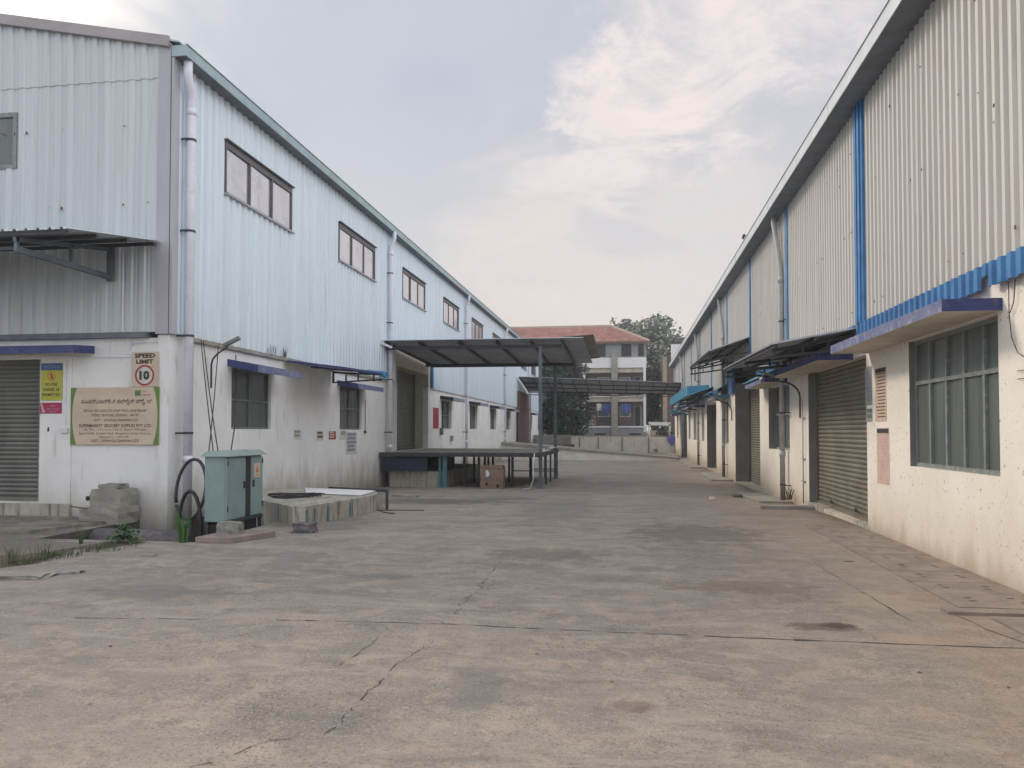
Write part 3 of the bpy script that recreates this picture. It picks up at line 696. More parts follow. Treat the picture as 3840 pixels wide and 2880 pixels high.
M['drygrass'] = mat('dry_weed', (.10, .085, .06), (.07, .06, .045), 9, .9)
wl = MB(); blades(wl, LX + .12, 16.6, 3.36, 10, .28, .1, wd=.006); blades(wl, LX + .12, 17.15, 3.36, 14, .3, .1, wd=.006)
tag(wl.build('ledge_weed', 'drygrass'), 'dry weeds sprouting from the ledge above the near left window', 'weed')

# ---- gable canopy
def slat(mb, p0, p1, p2, p3, th=.02):
    mb.hexa([p0, p1, p2, p3], [(q[0], q[1], q[2] + th) for q in (p0, p1, p2, p3)]); return mb
GC = thing('gable_canopy', 'dark steel framed sheet canopy over the gable shutter at far left', 'canopy', (-9.3, 12.6, 0))
cs = MB()
def Tc(u, v, w_):  # u = X, v from 0 (wall) to 1 (front)
    return (u, 12.70 - 2.3 * v, 5.03 - .37 * v + w_)
corrug(cs, Tc, -16.1, -8.36, 0, 1, pitch=.2, depth=.035, w0=0, crest=.15); cs.build('roof_sheet', ['cladG'], GC)
for v in (.03, .35, .68, .97): MB().bar(Tc(-16, v, -.045), Tc(-8.42, v, -.045), .06, .06).build('purlin', 'dsteel', GC)
for X in (-9.3, -12.3, -15.3):
    f = MB(); f.bar((X, 12.66, 5.0), (X, 12.66, 4.33), .10, .08); f.bar((X, 12.62, 4.40), Tc(X, .96, -.27), .075, .09)
    f.bar(Tc(X, .02, -.12), Tc(X, .98, -.12), .05, .07); f.bar(Tc(X, .96, -.30), Tc(X, .96, -.08), .05); f.bar(Tc(X, .45, -.48), Tc(X, .45, -.1), .05)
    f.build('bracket', 'steel', GC)
f = MB(); f.bar(Tc(-16, .96, -.26), Tc(-9.3, .96, -.26), .04, .05); f.build('front_chord', 'dsteel', GC)

# ---- awning over second ground window, left wall
AW = thing('side_awning', 'narrow blue edged sheet awning above the left wall between two windows', 'awning', (-8.2, 18.9, 0))
s_ = MB(); slat(s_, (-8.12, 17.48, 3.30), (-8.12, 20.4, 3.30), (-6.7, 20.4, 3.20), (-6.7, 17.48, 3.12)); s_.build('roof_sheet', 'sheet', AW)
s_ = MB(); s_.bar((-8.12, 17.48, 3.29), (-6.7, 17.48, 3.11), .05, .05); s_.bar((-6.7, 17.48, 3.11), (-6.7, 20.4, 3.19), .04, .05); s_.bar((-8.12, 18.9, 3.27), (-6.72, 18.9, 3.13), .04, .05); s_.build('rafter', 'navy', AW)
s_ = MB(); s_.bar((-8.12, 20.4, 3.28), (-8.12, 20.4, 2.94), .05); s_.bar((-8.12, 20.4, 2.96), (-6.72, 20.4, 3.03), .045, .04); s_.bar((-8.12, 20.4, 3.24), (-6.7, 20.4, 3.16), .045)
for q in (-7.75, -7.4, -6.95): s_.bar((q, 20.4, 2.98), (q, 20.4, 3.18), .035)
s_.build('end_truss', 'dsteel', AW)
# rolled tarpaulin
tp = MB()
tp.tube([(-7.4, 20.38, 3.24), (-7.1, 20.36, 3.25), (-6.8, 20.33, 3.22), (-6.62, 20.3, 3.17), (-6.55, 20.3, 3.10)], [.03, .055, .05, .09, .045], 8)
for i in range(12):
    a = i * .52; tp.face([(-6.62, 20.28, 3.14), (-6.62 + .15 * math.cos(a), 20.28 + .05 * math.sin(2 * a), 3.12 + .13 * math.sin(a)), (-6.62 + .13 * math.cos(a + .4), 20.25, 3.12 + .12 * math.sin(a + .4))])
tag(tp.build('rolled_tarpaulin', 'bsheet'), 'rolled blue tarpaulin tied on the tip of the left awning', 'tarpaulin')

# ---- wall lamp left
LA = thing('wall_lamp', 'grey lamp on a bent dark arm on the left wall beside the near window', 'lamp', (-8.12, 14.05, 2.45))
a = MB(); a.tube([(-8.11, 14.05, 2.45), (-8.11, 14.05, 2.92), (-8.08, 14.05, 3.02), (-7.99, 14.05, 3.12), (-7.87, 14.05, 3.2), (-7.76, 14.03, 3.24)], .019, 8); a.build('arm', 'dsteel', LA, smooth=True)
a = MB(); a.hexa([(-7.84, 14.0, 3.25), (-7.50, 13.97, 3.40), (-7.50, 14.07, 3.40), (-7.84, 14.1, 3.25)], [(-7.86, 14.0, 3.31), (-7.52, 13.98, 3.46), (-7.52, 14.06, 3.46), (-7.86, 14.1, 3.31)]); a.build('lamp_head', 'frameG', LA)

# ---- loading dock canopy
DC = thing('dock_canopy', 'large flat grey sheet canopy on two steel posts above the loading platform', 'canopy', (-2.84, 25, 0))
NY, FY = 24.62, 31.0
def zc(X, Y): t = (Y - NY) / (FY - NY); return (4.62 - .02 * (X + 8.2) / 6.8) + t * (-.26)
def Td(u, v, w_): return (u, v, zc(u, v) + w_)
sh = MB(); corrug(sh, lambda u, v, w_: Td(v, u, w_), NY, FY, -8.1, -1.42, pitch=.3, depth=.025, w0=0, crest=.2)
sh.build('roof_sheet', 'sheet', DC)
tp_ = MB(); slat(tp_, (-2.1, NY + .1, zc(-2, NY) + .04), (-1.1, NY + .1, zc(-2, NY) + .11), (-1.1, 30.2, zc(-2, FY) + .13), (-2.1, 30.2, zc(-2, FY) + .04), .012); tp_.build('overhang_sheet', 'conc', DC)
for X in (-8.0, -6.9, -5.55, -4.3, -3.15, -2.12): MB().bar(Td(X, NY, -.05), Td(X, FY, -.05), .07, .09).build('rafter', 'dsteel', DC)
for Y, dz in ((25.0, .20), (30.2, .13)):
    b_ = MB(); b_.bar((-8.1, Y, zc(-8, Y) - dz), (-2.15, Y, zc(-2.2, Y) - dz), .09, .11); b_.build('beam', 'dsteel', DC)
b_ = MB(); b_.bar((-8.1, FY, zc(-8, FY) - .06), (-2.1, FY, zc(-2.2, FY) - .06), .06, .1); b_.build('edge_beam', 'dsteel', DC)
for Y in (24.95, 30.1):
    b_ = MB(); b_.bar((-2.84, Y, gz(Y)), (-2.84, Y, zc(-2.84, Y) - .2), .11); b_.box(-2.97, -2.71, Y - .13, Y + .13, gz(Y), gz(Y) + .02); b_.build('post', 'steel', DC)
# pale end boards at the near left corner
b_ = MB(); b_.bar((-8.25 + .12, NY - .05, 4.55), (-7.75, NY - .05, 4.38), .03, .07); b_.build('end_board', 'pvc', DC)

# ---- loading platform
LP = thing('loading_platform', 'steel loading platform on many legs in front of the left dock door', 'platform', (-5.5, 27.5, 0))
PZ = .90
d_ = MB(); d_.box(-8.15, -2.9, 24.55, 31.2, PZ - .035, PZ); d_.build('deck', 'conc', LP)
d_ = MB(); d_.box(-8.15, -2.88, 24.50, 24.549, PZ - .125, PZ + .012); d_.box(-2.899, -2.80, 24.55, 31.2, PZ - .14, PZ + .008); d_.box(-8.15, -2.9, 31.2, 31.25, PZ - .16, PZ); d_.build('edge_channel', 'dsteel', LP)
MB().box(-8.1, -6.55, 24.60, 24.66, PZ - .60, PZ - .17).build('blue_valance', 'navy2', LP); MB().box(-8.1, -6.0, 26.2, 26.26, PZ - .6, PZ - .17).build('blue_valance', 'navy2', LP)
def leg(x, y, t=.07, m='dsteel', top=PZ - .036):
    b = MB(); b.bar((x, y, gz(y)), (x, y, top), t); b.build('leg', m, LP)
leg(-5.98, 24.75, .13, 'teal'); leg(-6.15, 24.75, .07, 'teal')
for x in (-5.45, -4.95, -4.75, -3.82): leg(x, 25.3)
for x in (-6.4, -5.6, -4.9, -4.3, -3.5): leg(x, 27.7)
for x in (-6.6, -5.6, -4.6, -3.9, -3.3): leg(x, 30.6)
leg(-2.85, 26.7, .06); leg(-2.85, 28.3, .06); leg(-2.85, 30.9, .06)
b = MB(); b.bar((-3.9, 30.6, .10), (-2.85, 30.6, .10), .04); b.bar((-4.6, 30.6, .02), (-2.85, 30.6, .02), .04); b.bar((-4.9, 27.7, PZ - .1), (-3.0, 27.7, PZ - .1), .06); b.build('brace', 'dsteel', LP)
b = MB(); b.hexa([(-7.9, 24.85, -.4), (-6.05, 24.85, -.4), (-6.05, 30.9, -.4), (-7.9, 30.9, -.4)], [(-7.9, 24.85, .29), (-6.05, 24.85, .27), (-6.05, 30.9, .27), (-7.9, 30.9, .29)])
tag(b.build('dock_base_wall', 'plat', bevel=.01), 'low stained cream base wall under the loading platform', 'wall')
pl = MB()
for i, (x, y, l, a) in enumerate(((-2.85, 25.2, 1.3, .1), (-2.95, 26.2, 1.6, -.15), (-2.9, 28.6, 2.2, .02))):
    pl.bar((x - .3 * a, y, PZ + .03 + .02 * i), (x + a, y + l, PZ + .05 + .02 * i), .18, .02)
tag(pl.build('white_plank', 'white'), 'white boards lying along the outer edge of the loading platform', 'boards')
# stack of blocks
SB = thing('block_stack', 'stack of brown blocks under the front of the loading platform', 'block stack', (-4.36, 24.6, -.25))
for (z0_, z1_, dx, kk) in ((-.25, .02, 0, 0), (.03, .38, .02, 1), (.41, .50, 0, 0)):
    b = MB(); b.box(-4.74 + dx, -4.0 + dx, 24.4, 24.85, z0_, z1_); b.build('block', 'cardb', SB, bevel=.012)
MB().box(-4.74, -4.0, 24.41, 24.85, .021, .029).build('packing', 'brick', SB); MB().box(-4.74, -4.0, 24.41, 24.85, .381, .409).build('packing', 'brick', SB)
b = MB(); b.face([(-4.54, 24.392, .15), (-4.46, 24.392, .14), (-4.42, 24.392, .25), (-4.5, 24.392, .36), (-4.56, 24.392, .33)]); b.build('paint_splash', 'white', SB)
MB().box(-4.56, -4.48, 24.38, 24.392, -.14, -.05).build('hole', 'dark', SB); MB().box(-4.2, -4.12, 24.38, 24.392, -.2, -.1).build('hole', 'dark', SB)
hs = MB(); hs.tube([(-2.98, 24.5, PZ), (-3.02, 24.42, .5), (-3.0, 24.38, .1), (-3.08, 24.2, -.2), (-3.25, 23.6, -.2)], .018, 6)
tag(hs.build('grey_hose', 'pvc', smooth=True), 'thin pale hose hanging off the platform edge beside the near post', 'hose')

# ---- lower cross canopy far down the yard
GA = thing('cross_canopy', 'long dark sheet canopy spanning the yard between both warehouses', 'canopy', (-2, 58, 0))
s_ = MB(); slat(s_, (-8.0, 56, 5.62), (3.80, 56, 5.07), (3.80, 61.5, 4.55), (-8.0, 61.5, 4.85), .03); s_.build('roof_sheet', 'sheet', GA)
s_ = MB()
for k in range(13):
    t = k / 12; xa = -7.95 + t * 11.7; s_.bar((xa, 56, 5.57 - .55 * t), (xa, 61.5, 4.81 - .29 * t), .06, .08)
for q in (.0, .33, .66, 1.): s_.bar((-7.95, 56 + 5.5 * q, 5.54 - .76 * q), (3.75, 56 + 5.5 * q, 5.0 - .5 * q), .06, .09)
s_.build('frame', 'dsteel', GA)
s_ = MB(); s_.bar((-7.95, 61.4, 4.55), (3.75, 61.4, 4.32), .05, .06)
for k in range(20): xa = -7.9 + k * .61; s_.bar((xa, 61.4, 4.54 - k * .011), (xa + .3, 61.4, 4.8 - k * .012), .03)
s_.build('lower_chord', 'dsteel', GA)

# ================================================================== RIGHT WAREHOUSE
RW = thing('right_warehouse', 'long cream corrugated warehouse with blue trim strips on the right', 'warehouse', (0, 0, 0))
REND = 66.0
rwin = [(8.75, 11.35, 1.12, 2.84), (19.4, 22.18, 1.12, 2.80), (30.9, 32.8, 1.1, 2.85), (40.6, 42.0, 1.1, 2.8), (45.2, 47.2, 1.1, 2.8), (49.5, 51, 1.1, 2.8), (57.5, 59, 1.1, 2.8), (61.5, 63, 1.1, 2.8)]
rsh = [(13.3, 17.4, .06, 2.86), (23.65, 28.95, gz(26) + .0, 3.95), (35.1, 39.2, -.2, 2.9), (52.5, 55.5, -.2, 2.8)]
wall(MB(), TR, 1.0, REND, -.5, 3.36, rwin + [(r[0], r[1], r[2], min(r[3], 3.36)) for r in rsh], .6).build('plinth_wall', 'wallR', RW)
cr_ = corrug(MB(), TR, 1.0, REND, 3.34, 7.05, [(23.65, 28.95, 3.3, 4.0)], pitch=.18, depth=.04, w0=.028, crest=.36)
R_ = random.Random(9)
for zr in (3.62, 5.0, 6.35):
    u = 5.0
    while u < 30:
        if R_.random() < .3: cr_.box(u - .011, u + .011, zr - .011 + R_.gauss(0, .012), zr + .014, .068, .076, TR, k=1)
        u += .4
for i in range(14):
    u, v = R_.uniform(6, 20), R_.uniform(3.5, 6.8); q = R_.uniform(.005, .013); cr_.box(u - q, u + q, v - q * R_.uniform(1, 3), v + q, .069, .0735, TR, k=1)
cr_.build('long_side_cladding', ['cladR', 'rust'], RW)
for k_, r in enumerate(rsh): shutter(TR, *r, (-.2, -.53, -.4, -.4)[k_], 'shutR', RW)
for k_, h in enumerate(rwin):
    window(TR, *h, -.10 if k_ < 1 else -.22, 5 if k_ < 2 else 3, [2.26 if k_ < 1 else 2.05], 'frameG', 'glassR', RW, fr=.055, bar=.05)
chajja(TR, 8.64, 13.15, 2.86, 2.99, .59, .0, RW)
chajja(TR, 14.03, 18.6, 2.84, 2.97, .59, .0, RW, front=0)
chajja(TR, 19.63, 22.9, 2.82, 2.92, .53, .0, RW)
chajja(TR, 30.6, 33.4, 2.88, 3.02, .55, .0, RW, m=('bsheet', 'faded', 'soffit'))
for u in (40.3, 45, 49.3, 57.3, 61.3): chajja(TR, u, u + 2.2, 2.82, 2.95, .5, .0, RW)
sk = MB()
corrug(sk, TR, 4.0, 8.74, 3.12, 3.38, pitch=.2, depth=.035, w0=.075, crest=.38); corrug(sk, TR, 8.94, 13.5, 3.12, 3.38, pitch=.2, depth=.035, w0=.075, crest=.38)
corrug(sk, TR, 8.74, 8.94, 3.25, 3.38, pitch=.2, depth=.035, w0=.075, crest=.38)
corrug(sk, TR, 13.6, 23.6, 3.26, 3.38, pitch=.2, depth=.035, w0=.075, crest=.38); corrug(sk, TR, 29, REND, 3.26, 3.38, pitch=.2, depth=.035, w0=.075, crest=.38)
sk.build('skirt_trim', 'trim', RW)
for u in (13.07, 19.05, 24.72, 30.4, 36.1, 41.8, 47.5, 53.2, 58.9, 64):
    wd_ = .47 if u < 14 else .24
    if True:
        sp_ = MB()
        lo = 4.02 if 23 < u < 29 else 3.38
        sp_.box(u, u + wd_, lo, 7.04, .03, .095, TR)
        for q in ((.1, .2), (.27, .37)):
            if wd_ > .4: sp_.box(u + q[0], u + q[1], lo + .001, 7.039, .0951, .118, TR)
        sp_.build('vertical_trim', 'trim', RW)
gu = MB(); X0, X1 = 3.40, 3.83
gu.box(X0, X0 + .012, 1.0, REND, 7.0, 7.24); gu.box(X0 - .02, X0 + .03, 1.0, REND, 7.24, 7.26)
k = 2.2
while k < REND: gu.box(X0 - .008, X0, k, k + .04, 7.0, 7.239); k += 5.75
go_ = gu.build('gutter', 'gutR', RW)
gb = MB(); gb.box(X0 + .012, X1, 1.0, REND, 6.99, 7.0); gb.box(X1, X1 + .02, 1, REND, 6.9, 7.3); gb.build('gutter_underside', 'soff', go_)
rf = MB(); rf.hexa([(3.5, 1, 7.25), (16, 1, 9.6), (16, REND, 9.6), (3.5, REND, 7.25)], [(3.5, 1, 7.28), (16, 1, 9.63), (16, REND, 9.63), (3.5, REND, 7.28)])
rf.hexa([(28.5, 1, 7.25), (16, 1, 9.6), (16, REND, 9.6), (28.5, REND, 7.25)], [(28.5, 1, 7.28), (16, 1, 9.63), (16, REND, 9.63), (28.5, REND, 7.28)]); rf.build('roof', 'cladR', RW)
bw = MB(); bw.box(4.4, 28.5, REND - .1, REND, -.5, 7.2); bw.box(4.4, 28.5, 1.0, 1.1, -.5, 7.2); bw.box(28.4, 28.5, 1.1, REND - .1, -.5, 7.2)
bw.face([(3.6, 1, 7.2), (28.4, 1, 7.2), (16, 1, 9.6)]); bw.face([(3.6, REND, 7.2), (28.4, REND, 7.2), (16, REND, 9.6)]); bw.build('end_walls', 'cladR', RW)
for i, y in enumerate((19.62, 31.45, 42.6, 54.8)):
    px = RX - .13; r = .062
    p = MB(); p.tube([(3.62, y + .35, 7.0), (3.62, y + .33, 6.8), (3.68, y + .12, 6.1), (px, y, 5.5), (px, y, 5.2), (px, y, gz(y))], r, 12)
    p.tube([(px, y, 1.12), (px, y, .98)], r + .012, 12); p.tube([(px, y, 5.4), (px, y, 5.25)], r + .01, 12)
    po = p.build('downpipe', 'pvcR', RW, smooth=True)
    for zc_ in (4.3, 2.05, .3):
        cl = MB(); cl.tube([(px, y, zc_ - .02), (px, y, zc_ + .02)], r + .01, 12); cl.box(px, RX, y - .35, y - .33, zc_ - .012, zc_ + .012); cl.box(px - .01, px + .01, y - .35, y, zc_ - .012, zc_ + .012)
        cl.build('pipe_clamp', 'dsteel', po)
M['jamb'] = mat('grey_jamb', (.20, .195, .185), (.16, .155, .15), 2, .7)  # grey lining of the far jambs, darker than the wall
for (ya, za, zb, dd) in ((17.4, .06, 2.86, .19), (28.95, -.2, 3.36, .52), (39.2, -.2, 2.9, .39), (11.35, 1.12, 2.84, .09), (22.18, 1.12, 2.8, .2), (55.5, -.2, 2.8, .39)):
    MB().box(ya - .012, ya - .001, za, zb, -dd, .004, TR).build('jamb_lining', 'jamb', RW)
# steps at the shutters
for q in ((16.2, 17.5, -.05, .08, -.3, .01), (13.25, 14.1, -.05, .07, -.3, .008), (14.1, 16.2, -.04, .05, -.3, -.02)): MB().box(*q, TR).build('door_step', 'plat', RW)
for (a, b) in ((23.65, 28.95), (35.1, 39.2)): MB().box(a, b, -.4, gz(a) + .02, -.6, -.01, TR).build('door_threshold', 'conc', RW)
vt = MB(); vt.box(44.6, 45.4, 4.5, 5.5, .03, .09, TR); vt.build('vent', 'frameD', RW)
bj = MB(); bj.box(28.95, 29.9, 3.0, 4.0, .02, .12, TR); bj.build('blue_infill_panel', 'trim', RW)
for u in (16.1, 14.4):
    lk = MB(); lk.tube([TR(u - .06, .17, -.14), TR(u - .06, .22, -.12), TR(u, .25, -.11), TR(u + .06, .22, -.12), TR(u + .06, .17, -.14)], .012, 6)
    lk.build('shutter_handle', 'dsteel', RW)
# thin service pipe and bent lamp arm beside the near shutter
SP = MB(); SP.tube([TR(17.75, .02, .05), TR(17.75, 2.3, .05)], .014, 6)
for v in (.5, 1.0, 1.9): SP.box(17.72, 17.98, v - .01, v + .01, .0, .05, TR)
tag(SP.build('service_pipe', 'pvcR', smooth=True), 'thin vertical service pipe between the right downpipe and the near shutter', 'pipe')
def lamp_arm(y, z0_, z1_, outx, label, ydir=1.0):
    o = thing('wall_lamp', label, 'lamp', (RX, y, z0_))
    a = MB(); pts = [(RX - .04, y, z0_)]
    for t in range(7):
        q = t / 6 * math.pi / 2; pts.append((RX - .04 - (outx - .04) * (1 - math.cos(q)) * .8, y, z1_ - .35 + .35 * math.sin(q)))
    pts.append((RX - outx - .1, y, z1_ + .12)); a.tube(pts, .02, 8); a.build('arm', 'dsteel', o, smooth=True)
    a = MB(); a.hexa([(RX - outx - .05, y - .06, z1_ + .1), (RX - outx - .05, y + .06, z1_ + .1), (RX - outx - .42, y + .04, z1_ + .24), (RX - outx - .42, y - .04, z1_ + .24)], [(RX - outx - .05, y - .06, z1_ + .16), (RX - outx - .05, y + .06, z1_ + .16), (RX - outx - .42, y + .04, z1_ + .27), (RX - outx - .42, y - .04, z1_ + .27)]); a.build('lamp_head', 'frameG', o)
lamp_arm(18.05, 1.9, 2.72, .55, 'dark curved lamp arm on the right wall beside the near roller shutter')
lamp_arm(29.6, 2.0, 2.7, .5, 'dark curved lamp arm on the right wall beyond the tall grey doorway')

# ---- right canopies
def canopy(name, label, y0, y1, zw, tipx, zt0, zt1, m, bracket_ys, under=.28, xw=RX - .02):
    o = thing(name, label, 'canopy', (xw, (y0 + y1) / 2, 0))
    def T(u, v, w_):
        t = (u - y0) / (y1 - y0); zt = zt0 + (zt1 - zt0) * t
        return (xw + (tipx - xw) * v, u, zw + (zt - zw) * v + w_)
    s = MB(); corrug(s, lambda u, v, w_: T(u, v, w_), y0, y1, 0, 1, pitch=.2, depth=.03, w0=0., crest=.2); s.build('roof_sheet', m, o)
    for v in (.05, .5, .95): MB().bar(T(y0 + .03, v, -.04), T(y1 - .03, v, -.04), .05, .06).build('purlin', 'dsteel', o)
    for yb in bracket_ys:
        s = MB(); s.bar(T(yb, 0.02, -.09), T(yb, .98, -.09), .05, .06); s.bar(T(yb, .02, -under - .1), T(yb, .98, -.09 - under * .6), .045, .05)
        for v in (.03, .3, .6, .93): s.bar(T(yb, v, -.1 - under * (1 - v * .35)), T(yb, v, -.09), .035)
        s.build('bracket', 'dsteel', o)
    return o
canopy('shutter_canopy', 'dark corrugated sheet canopy over the near right roller shutter', 13.57, 20.5, 3.33, 2.42, 3.08, 3.20, 'sheet', (13.9, 17.0, 20.2), .2)
canopy('shutter_canopy', 'high dark sheet canopy over the tall grey doorway on the right', 24.88, 32.6, 4.58, 2.49, 4.12, 4.24, 'sheet', (25.2, 28.8, 32.3), .35)
o = canopy('blue_canopy', 'cyan blue sheet canopy with deep fascia far along the right wall', 35.5, 51.5, 3.62, 2.75, 3.25, 3.35, 'bsheet', (36, 43, 51), .3)
s = MB(); corrug(s, lambda u, v, w_: (2.73 - w_, u, v), 37.5, 51.5, 3.28, 3.75, pitch=.3, depth=.03, w0=0); s.build('fascia_sheet', 'bsheet', o)
s = MB(); s.hexa([(2.75, 37.4, 3.28), (3.8, 37.4, 3.5), (3.8, 37.45, 3.5), (2.75, 37.45, 3.28)], [(2.75, 37.4, 3.75), (3.8, 37.4, 3.8), (3.8, 37.45, 3.8), (2.75, 37.45, 3.75)]); s.build('end_sheet', 'bsheet', o)
s = MB(); s.bar((2.7, 44, 3.1), (3.8, 44, 3.2), .3, .1); s.bar((2.6, 51, 2.95), (3.8, 51, 2.7), .2, .12); s.build('sagging_sheet', 'bsheet', o)
bh = MB(); slat(bh, (3.83, 30.3, 3.45), (3.83, 33.6, 3.45), (3.15, 33.6, 3.10), (3.15, 30.3, 3.10), .02); bh.build('blue_rain_sheet', 'bsheet', RW); bh = MB(); slat(bh, (3.83, 19.6, 3.25), (3.83, 23.2, 3.25), (3.3, 23.2, 2.97), (3.3, 19.6, 2.97), .02)
bh.build('blue_rain_sheet', 'bsheet', RW)

# ================================================================== SIGNS AND PAPERS
def panel(name, T, u0, u1, v0, v1, m, label, cat, th=.012, w0=.0, group=None):
    o = thing(name, label, cat, T((u0 + u1) / 2, v0, w0), group)
    b = MB(); b.box(u0, u1, v0, v1, w0 + .001, w0 + th, T); b.build('panel', m, o)
    return o, w0 + th + .002
# company board
o, wf = panel('company_sign', TG, -10.13, -8.36, 1.36, 2.40, 'cream', 'cream company name board with green edges on the gable wall', 'sign', .02, .03)
for sgn, ue in ((1, -10.13), (-1, -8.36)):
    gr = MB(); n = 14
    for i in range(n):
        v0_, v1_ = i / n, (i + 1) / n
        wdt = lambda v: .035 + .085 * (2 * abs(v - .5)) ** 2.2
        Z = lambda v: 1.36 + 1.04 * v
        gr.face([TG(ue, Z(v0_), wf), TG(ue + sgn * wdt(v0_), Z(v0_), wf), TG(ue + sgn * wdt(v1_), Z(v1_), wf), TG(ue, Z(v1_), wf)])
    gr.build('green_border', 'green', o)
def row(s_, a, b, z0_, z1_, m, bold=.0): text(s_, TG, -10.13 + 1.77 * a, -10.13 + 1.77 * b, z0_, z1_, wf + .001, m, o, bold=bold)
row('ಸೂಪರ್‌ಮಾರ್ಕೆಟ್ ಸಪ್ಲೈಸ್ ಪ್ರೈ. ಲಿ', .12, .92, 2.07, 2.19, 'brownink', .012)
row('ಸರ್ವೆ ನಂ. ೧೩೧ ಮತ್ತು ೧೩೨ ಜಿಗಣಿ ಗ್ರಾಮ, ಜಿಗಣಿ ಹೋಬಳಿ', .15, .86, 1.945, 2.01, 'brownink')
row('ಆನೇಕಲ್ ತಾಲ್ಲೂಕು, ಬೆಂಗಳೂರು - 560 105', .24, .77, 1.865, 1.93, 'brownink')
row('GST : 29AAQCS4600N1Z3', .27, .76, 1.775, 1.83, 'brownink', .01)
row('SUPERMARKET GROCERY SUPPLIES PVT. LTD', .10, .91, 1.675, 1.735, 'brownink', .02)
row('Sy No. 131 and 132 in Jigani Village,', .16, .86, 1.605, 1.655, 'brownink')
row('Jigani Hobli, Anekal Taluk, Bangalore Urban District,', .10, .91, 1.535, 1.585, 'brownink')
row('Bangalore - 560 105', .34, .66, 1.475, 1.52, 'brownink')
row('GST : 29AAQCS4600N1Z3', .24, .77, 1.40, 1.455, 'brownink', .01)
lg = MB(); lg.box(-8.84, -8.73, 2.245, 2.345, wf, wf + .003, TG); lg.build('logo_square', 'green', o)
text('market', TG, -8.71, -8.53, 2.25, 2.28, wf + .001, 'red', o, bold=.01); text('super', TG, -8.71, -8.60, 2.30, 2.335, wf + .001, 'orange', o)
# speed limit
o, wf = panel('speed_limit_sign', TG, -8.92, -8.38, 2.41, 3.04, 'cream', 'square SPEED LIMIT 10 sign with a red ring above the company board', 'sign', .015, .03)
text('SPEED', TG, -8.86, -8.45, 2.93, 3.015, wf, 'ink', o, bold=.05); text('LIMIT', TG, -8.83, -8.49, 2.825, 2.905, wf, 'ink', o, bold=.05)
r_ = MB(); ring(r_, TG, -8.66, 2.615, .155, .19, wf, 36); r_.build('red_ring', 'red', o)
r_ = MB(); ring(r_, TG, -8.66, 2.615, 0, .155, wf - .0008, 36); r_.build('white_disc', 'paper', o)
text('10', TG, -8.765, -8.56, 2.53, 2.70, wf + .001, 'ink', o, bold=.06)
# yellow sign
o, wf = panel('age_limit_sign', TG, -10.76, -10.32, 2.17, 2.86, 'yellow', 'yellow NO ONE UNDER 18 PERMITTED sign with a blue heading beside the gable shutter', 'sign', .012, .022)
b = MB(); b.box(-10.76, -10.32, 2.73, 2.86, wf - .001, wf, TG); b.build('blue_heading', 'blue', o)
text('NOTICE', TG, -10.70, -10.38, 2.765, 2.825, wf + .001, 'lblue', o)
r_ = MB(); ring(r_, TG, -10.54, 2.62, .062, .085, wf, 24); r_.build('red_ring', 'orange', o)
r_ = MB(); r_.face([TG(-10.575, 2.665, wf + .001), TG(-10.555, 2.675, wf + .001), TG(-10.50, 2.58, wf + .001), TG(-10.52, 2.565, wf + .001)]); r_.face([TG(-10.56, 2.57, wf), TG(-10.52, 2.57, wf), TG(-10.53, 2.665, wf), TG(-10.55, 2.665, wf)]); r_.build('figure_mark', 'red', o)
text('NO-ONE', TG, -10.67, -10.42, 2.44, 2.50, wf, 'ink', o, bold=.02); text('UNDER 18', TG, -10.71, -10.38, 2.345, 2.405, wf, 'ink', o, bold=.02); text('PERMITTED', TG, -10.73, -10.35, 2.25, 2.305, wf, 'ink', o, bold=.02)
o, wf = panel('magenta_notice', TG, -10.78, -10.33, 1.93, 2.13, 'mag', 'small magenta notice below the yellow sign', 'notice', .01, .022)
text('PLEASE', TG, -10.56, -10.46, 2.055, 2.085, wf, 'pink', o); text('SWITCH OFF MOBILE', TG, -10.63, -10.37, 2.0, 2.025, wf, 'pink', o); text('PHONE', TG, -10.58, -10.44, 1.955, 1.98, wf, 'pink', o)
b = MB(); b.face([TG(-10.77, 2.12, wf), TG(-10.73, 2.12, wf), TG(-10.66, 1.95, wf), TG(-10.72, 1.94, wf)]); b.build('phone_mark', 'pink', o)
# conduit and switch box
cd = thing('switch_conduit', 'thin vertical conduit ending in a small white box on the gable wall', 'conduit', (-10.26, 12.8, 1.6))
b = MB(); b.tube([TG(-10.25, 2.98, .03), TG(-10.25, 1.66, .03)], .011, 6); b.build('conduit', 'pvc', cd)
b = MB(); b.box(-10.33, -10.19, 1.57, 1.66, .001, .06, TG); b.build('box', 'white', cd)
for (u, v, r) in ((-10.60, 1.66, .02), ):
    b = MB(); ring(b, TG, u, v, 0, r, .024, 10); b.face([TG(u - .03, v - .06, .024), TG(u + .02, v - .06, .024), TG(u + .02, v - .02, .024), TG(u - .02, v - .02, .024)]); tag(b.build('wall_hole', 'dark'), 'small dark hole in the pier left of the conduit', 'hole')
wires = MB()
wires.tube([TG(-10.2, 2.98, .02), TG(-9.6, 2.96, .02), TG(-8.98, 2.95, .02)], .008, 5); wires.tube([TG(-9.06, 3.42, .1), TG(-9.0, 3.3, .05), TG(-8.95, 3.2, .04), TG(-9.0, 3.05, .03), TG(-8.9, 2.98, .04)], .01, 5)
wires.tube([TG(-8.95, 3.2, .04), TG(-8.6, 3.22, .04), TG(-8.4, 3.22, .04)], .008, 5)
wires.tube([TG(-9.08, 4.9, .1), TG(-9.07, 3.42, .1)], .012, 5)
tag(wires.build('loose_wire', 'pvc'), 'tangle of pale wires on the gable wall above the company board', 'wire')

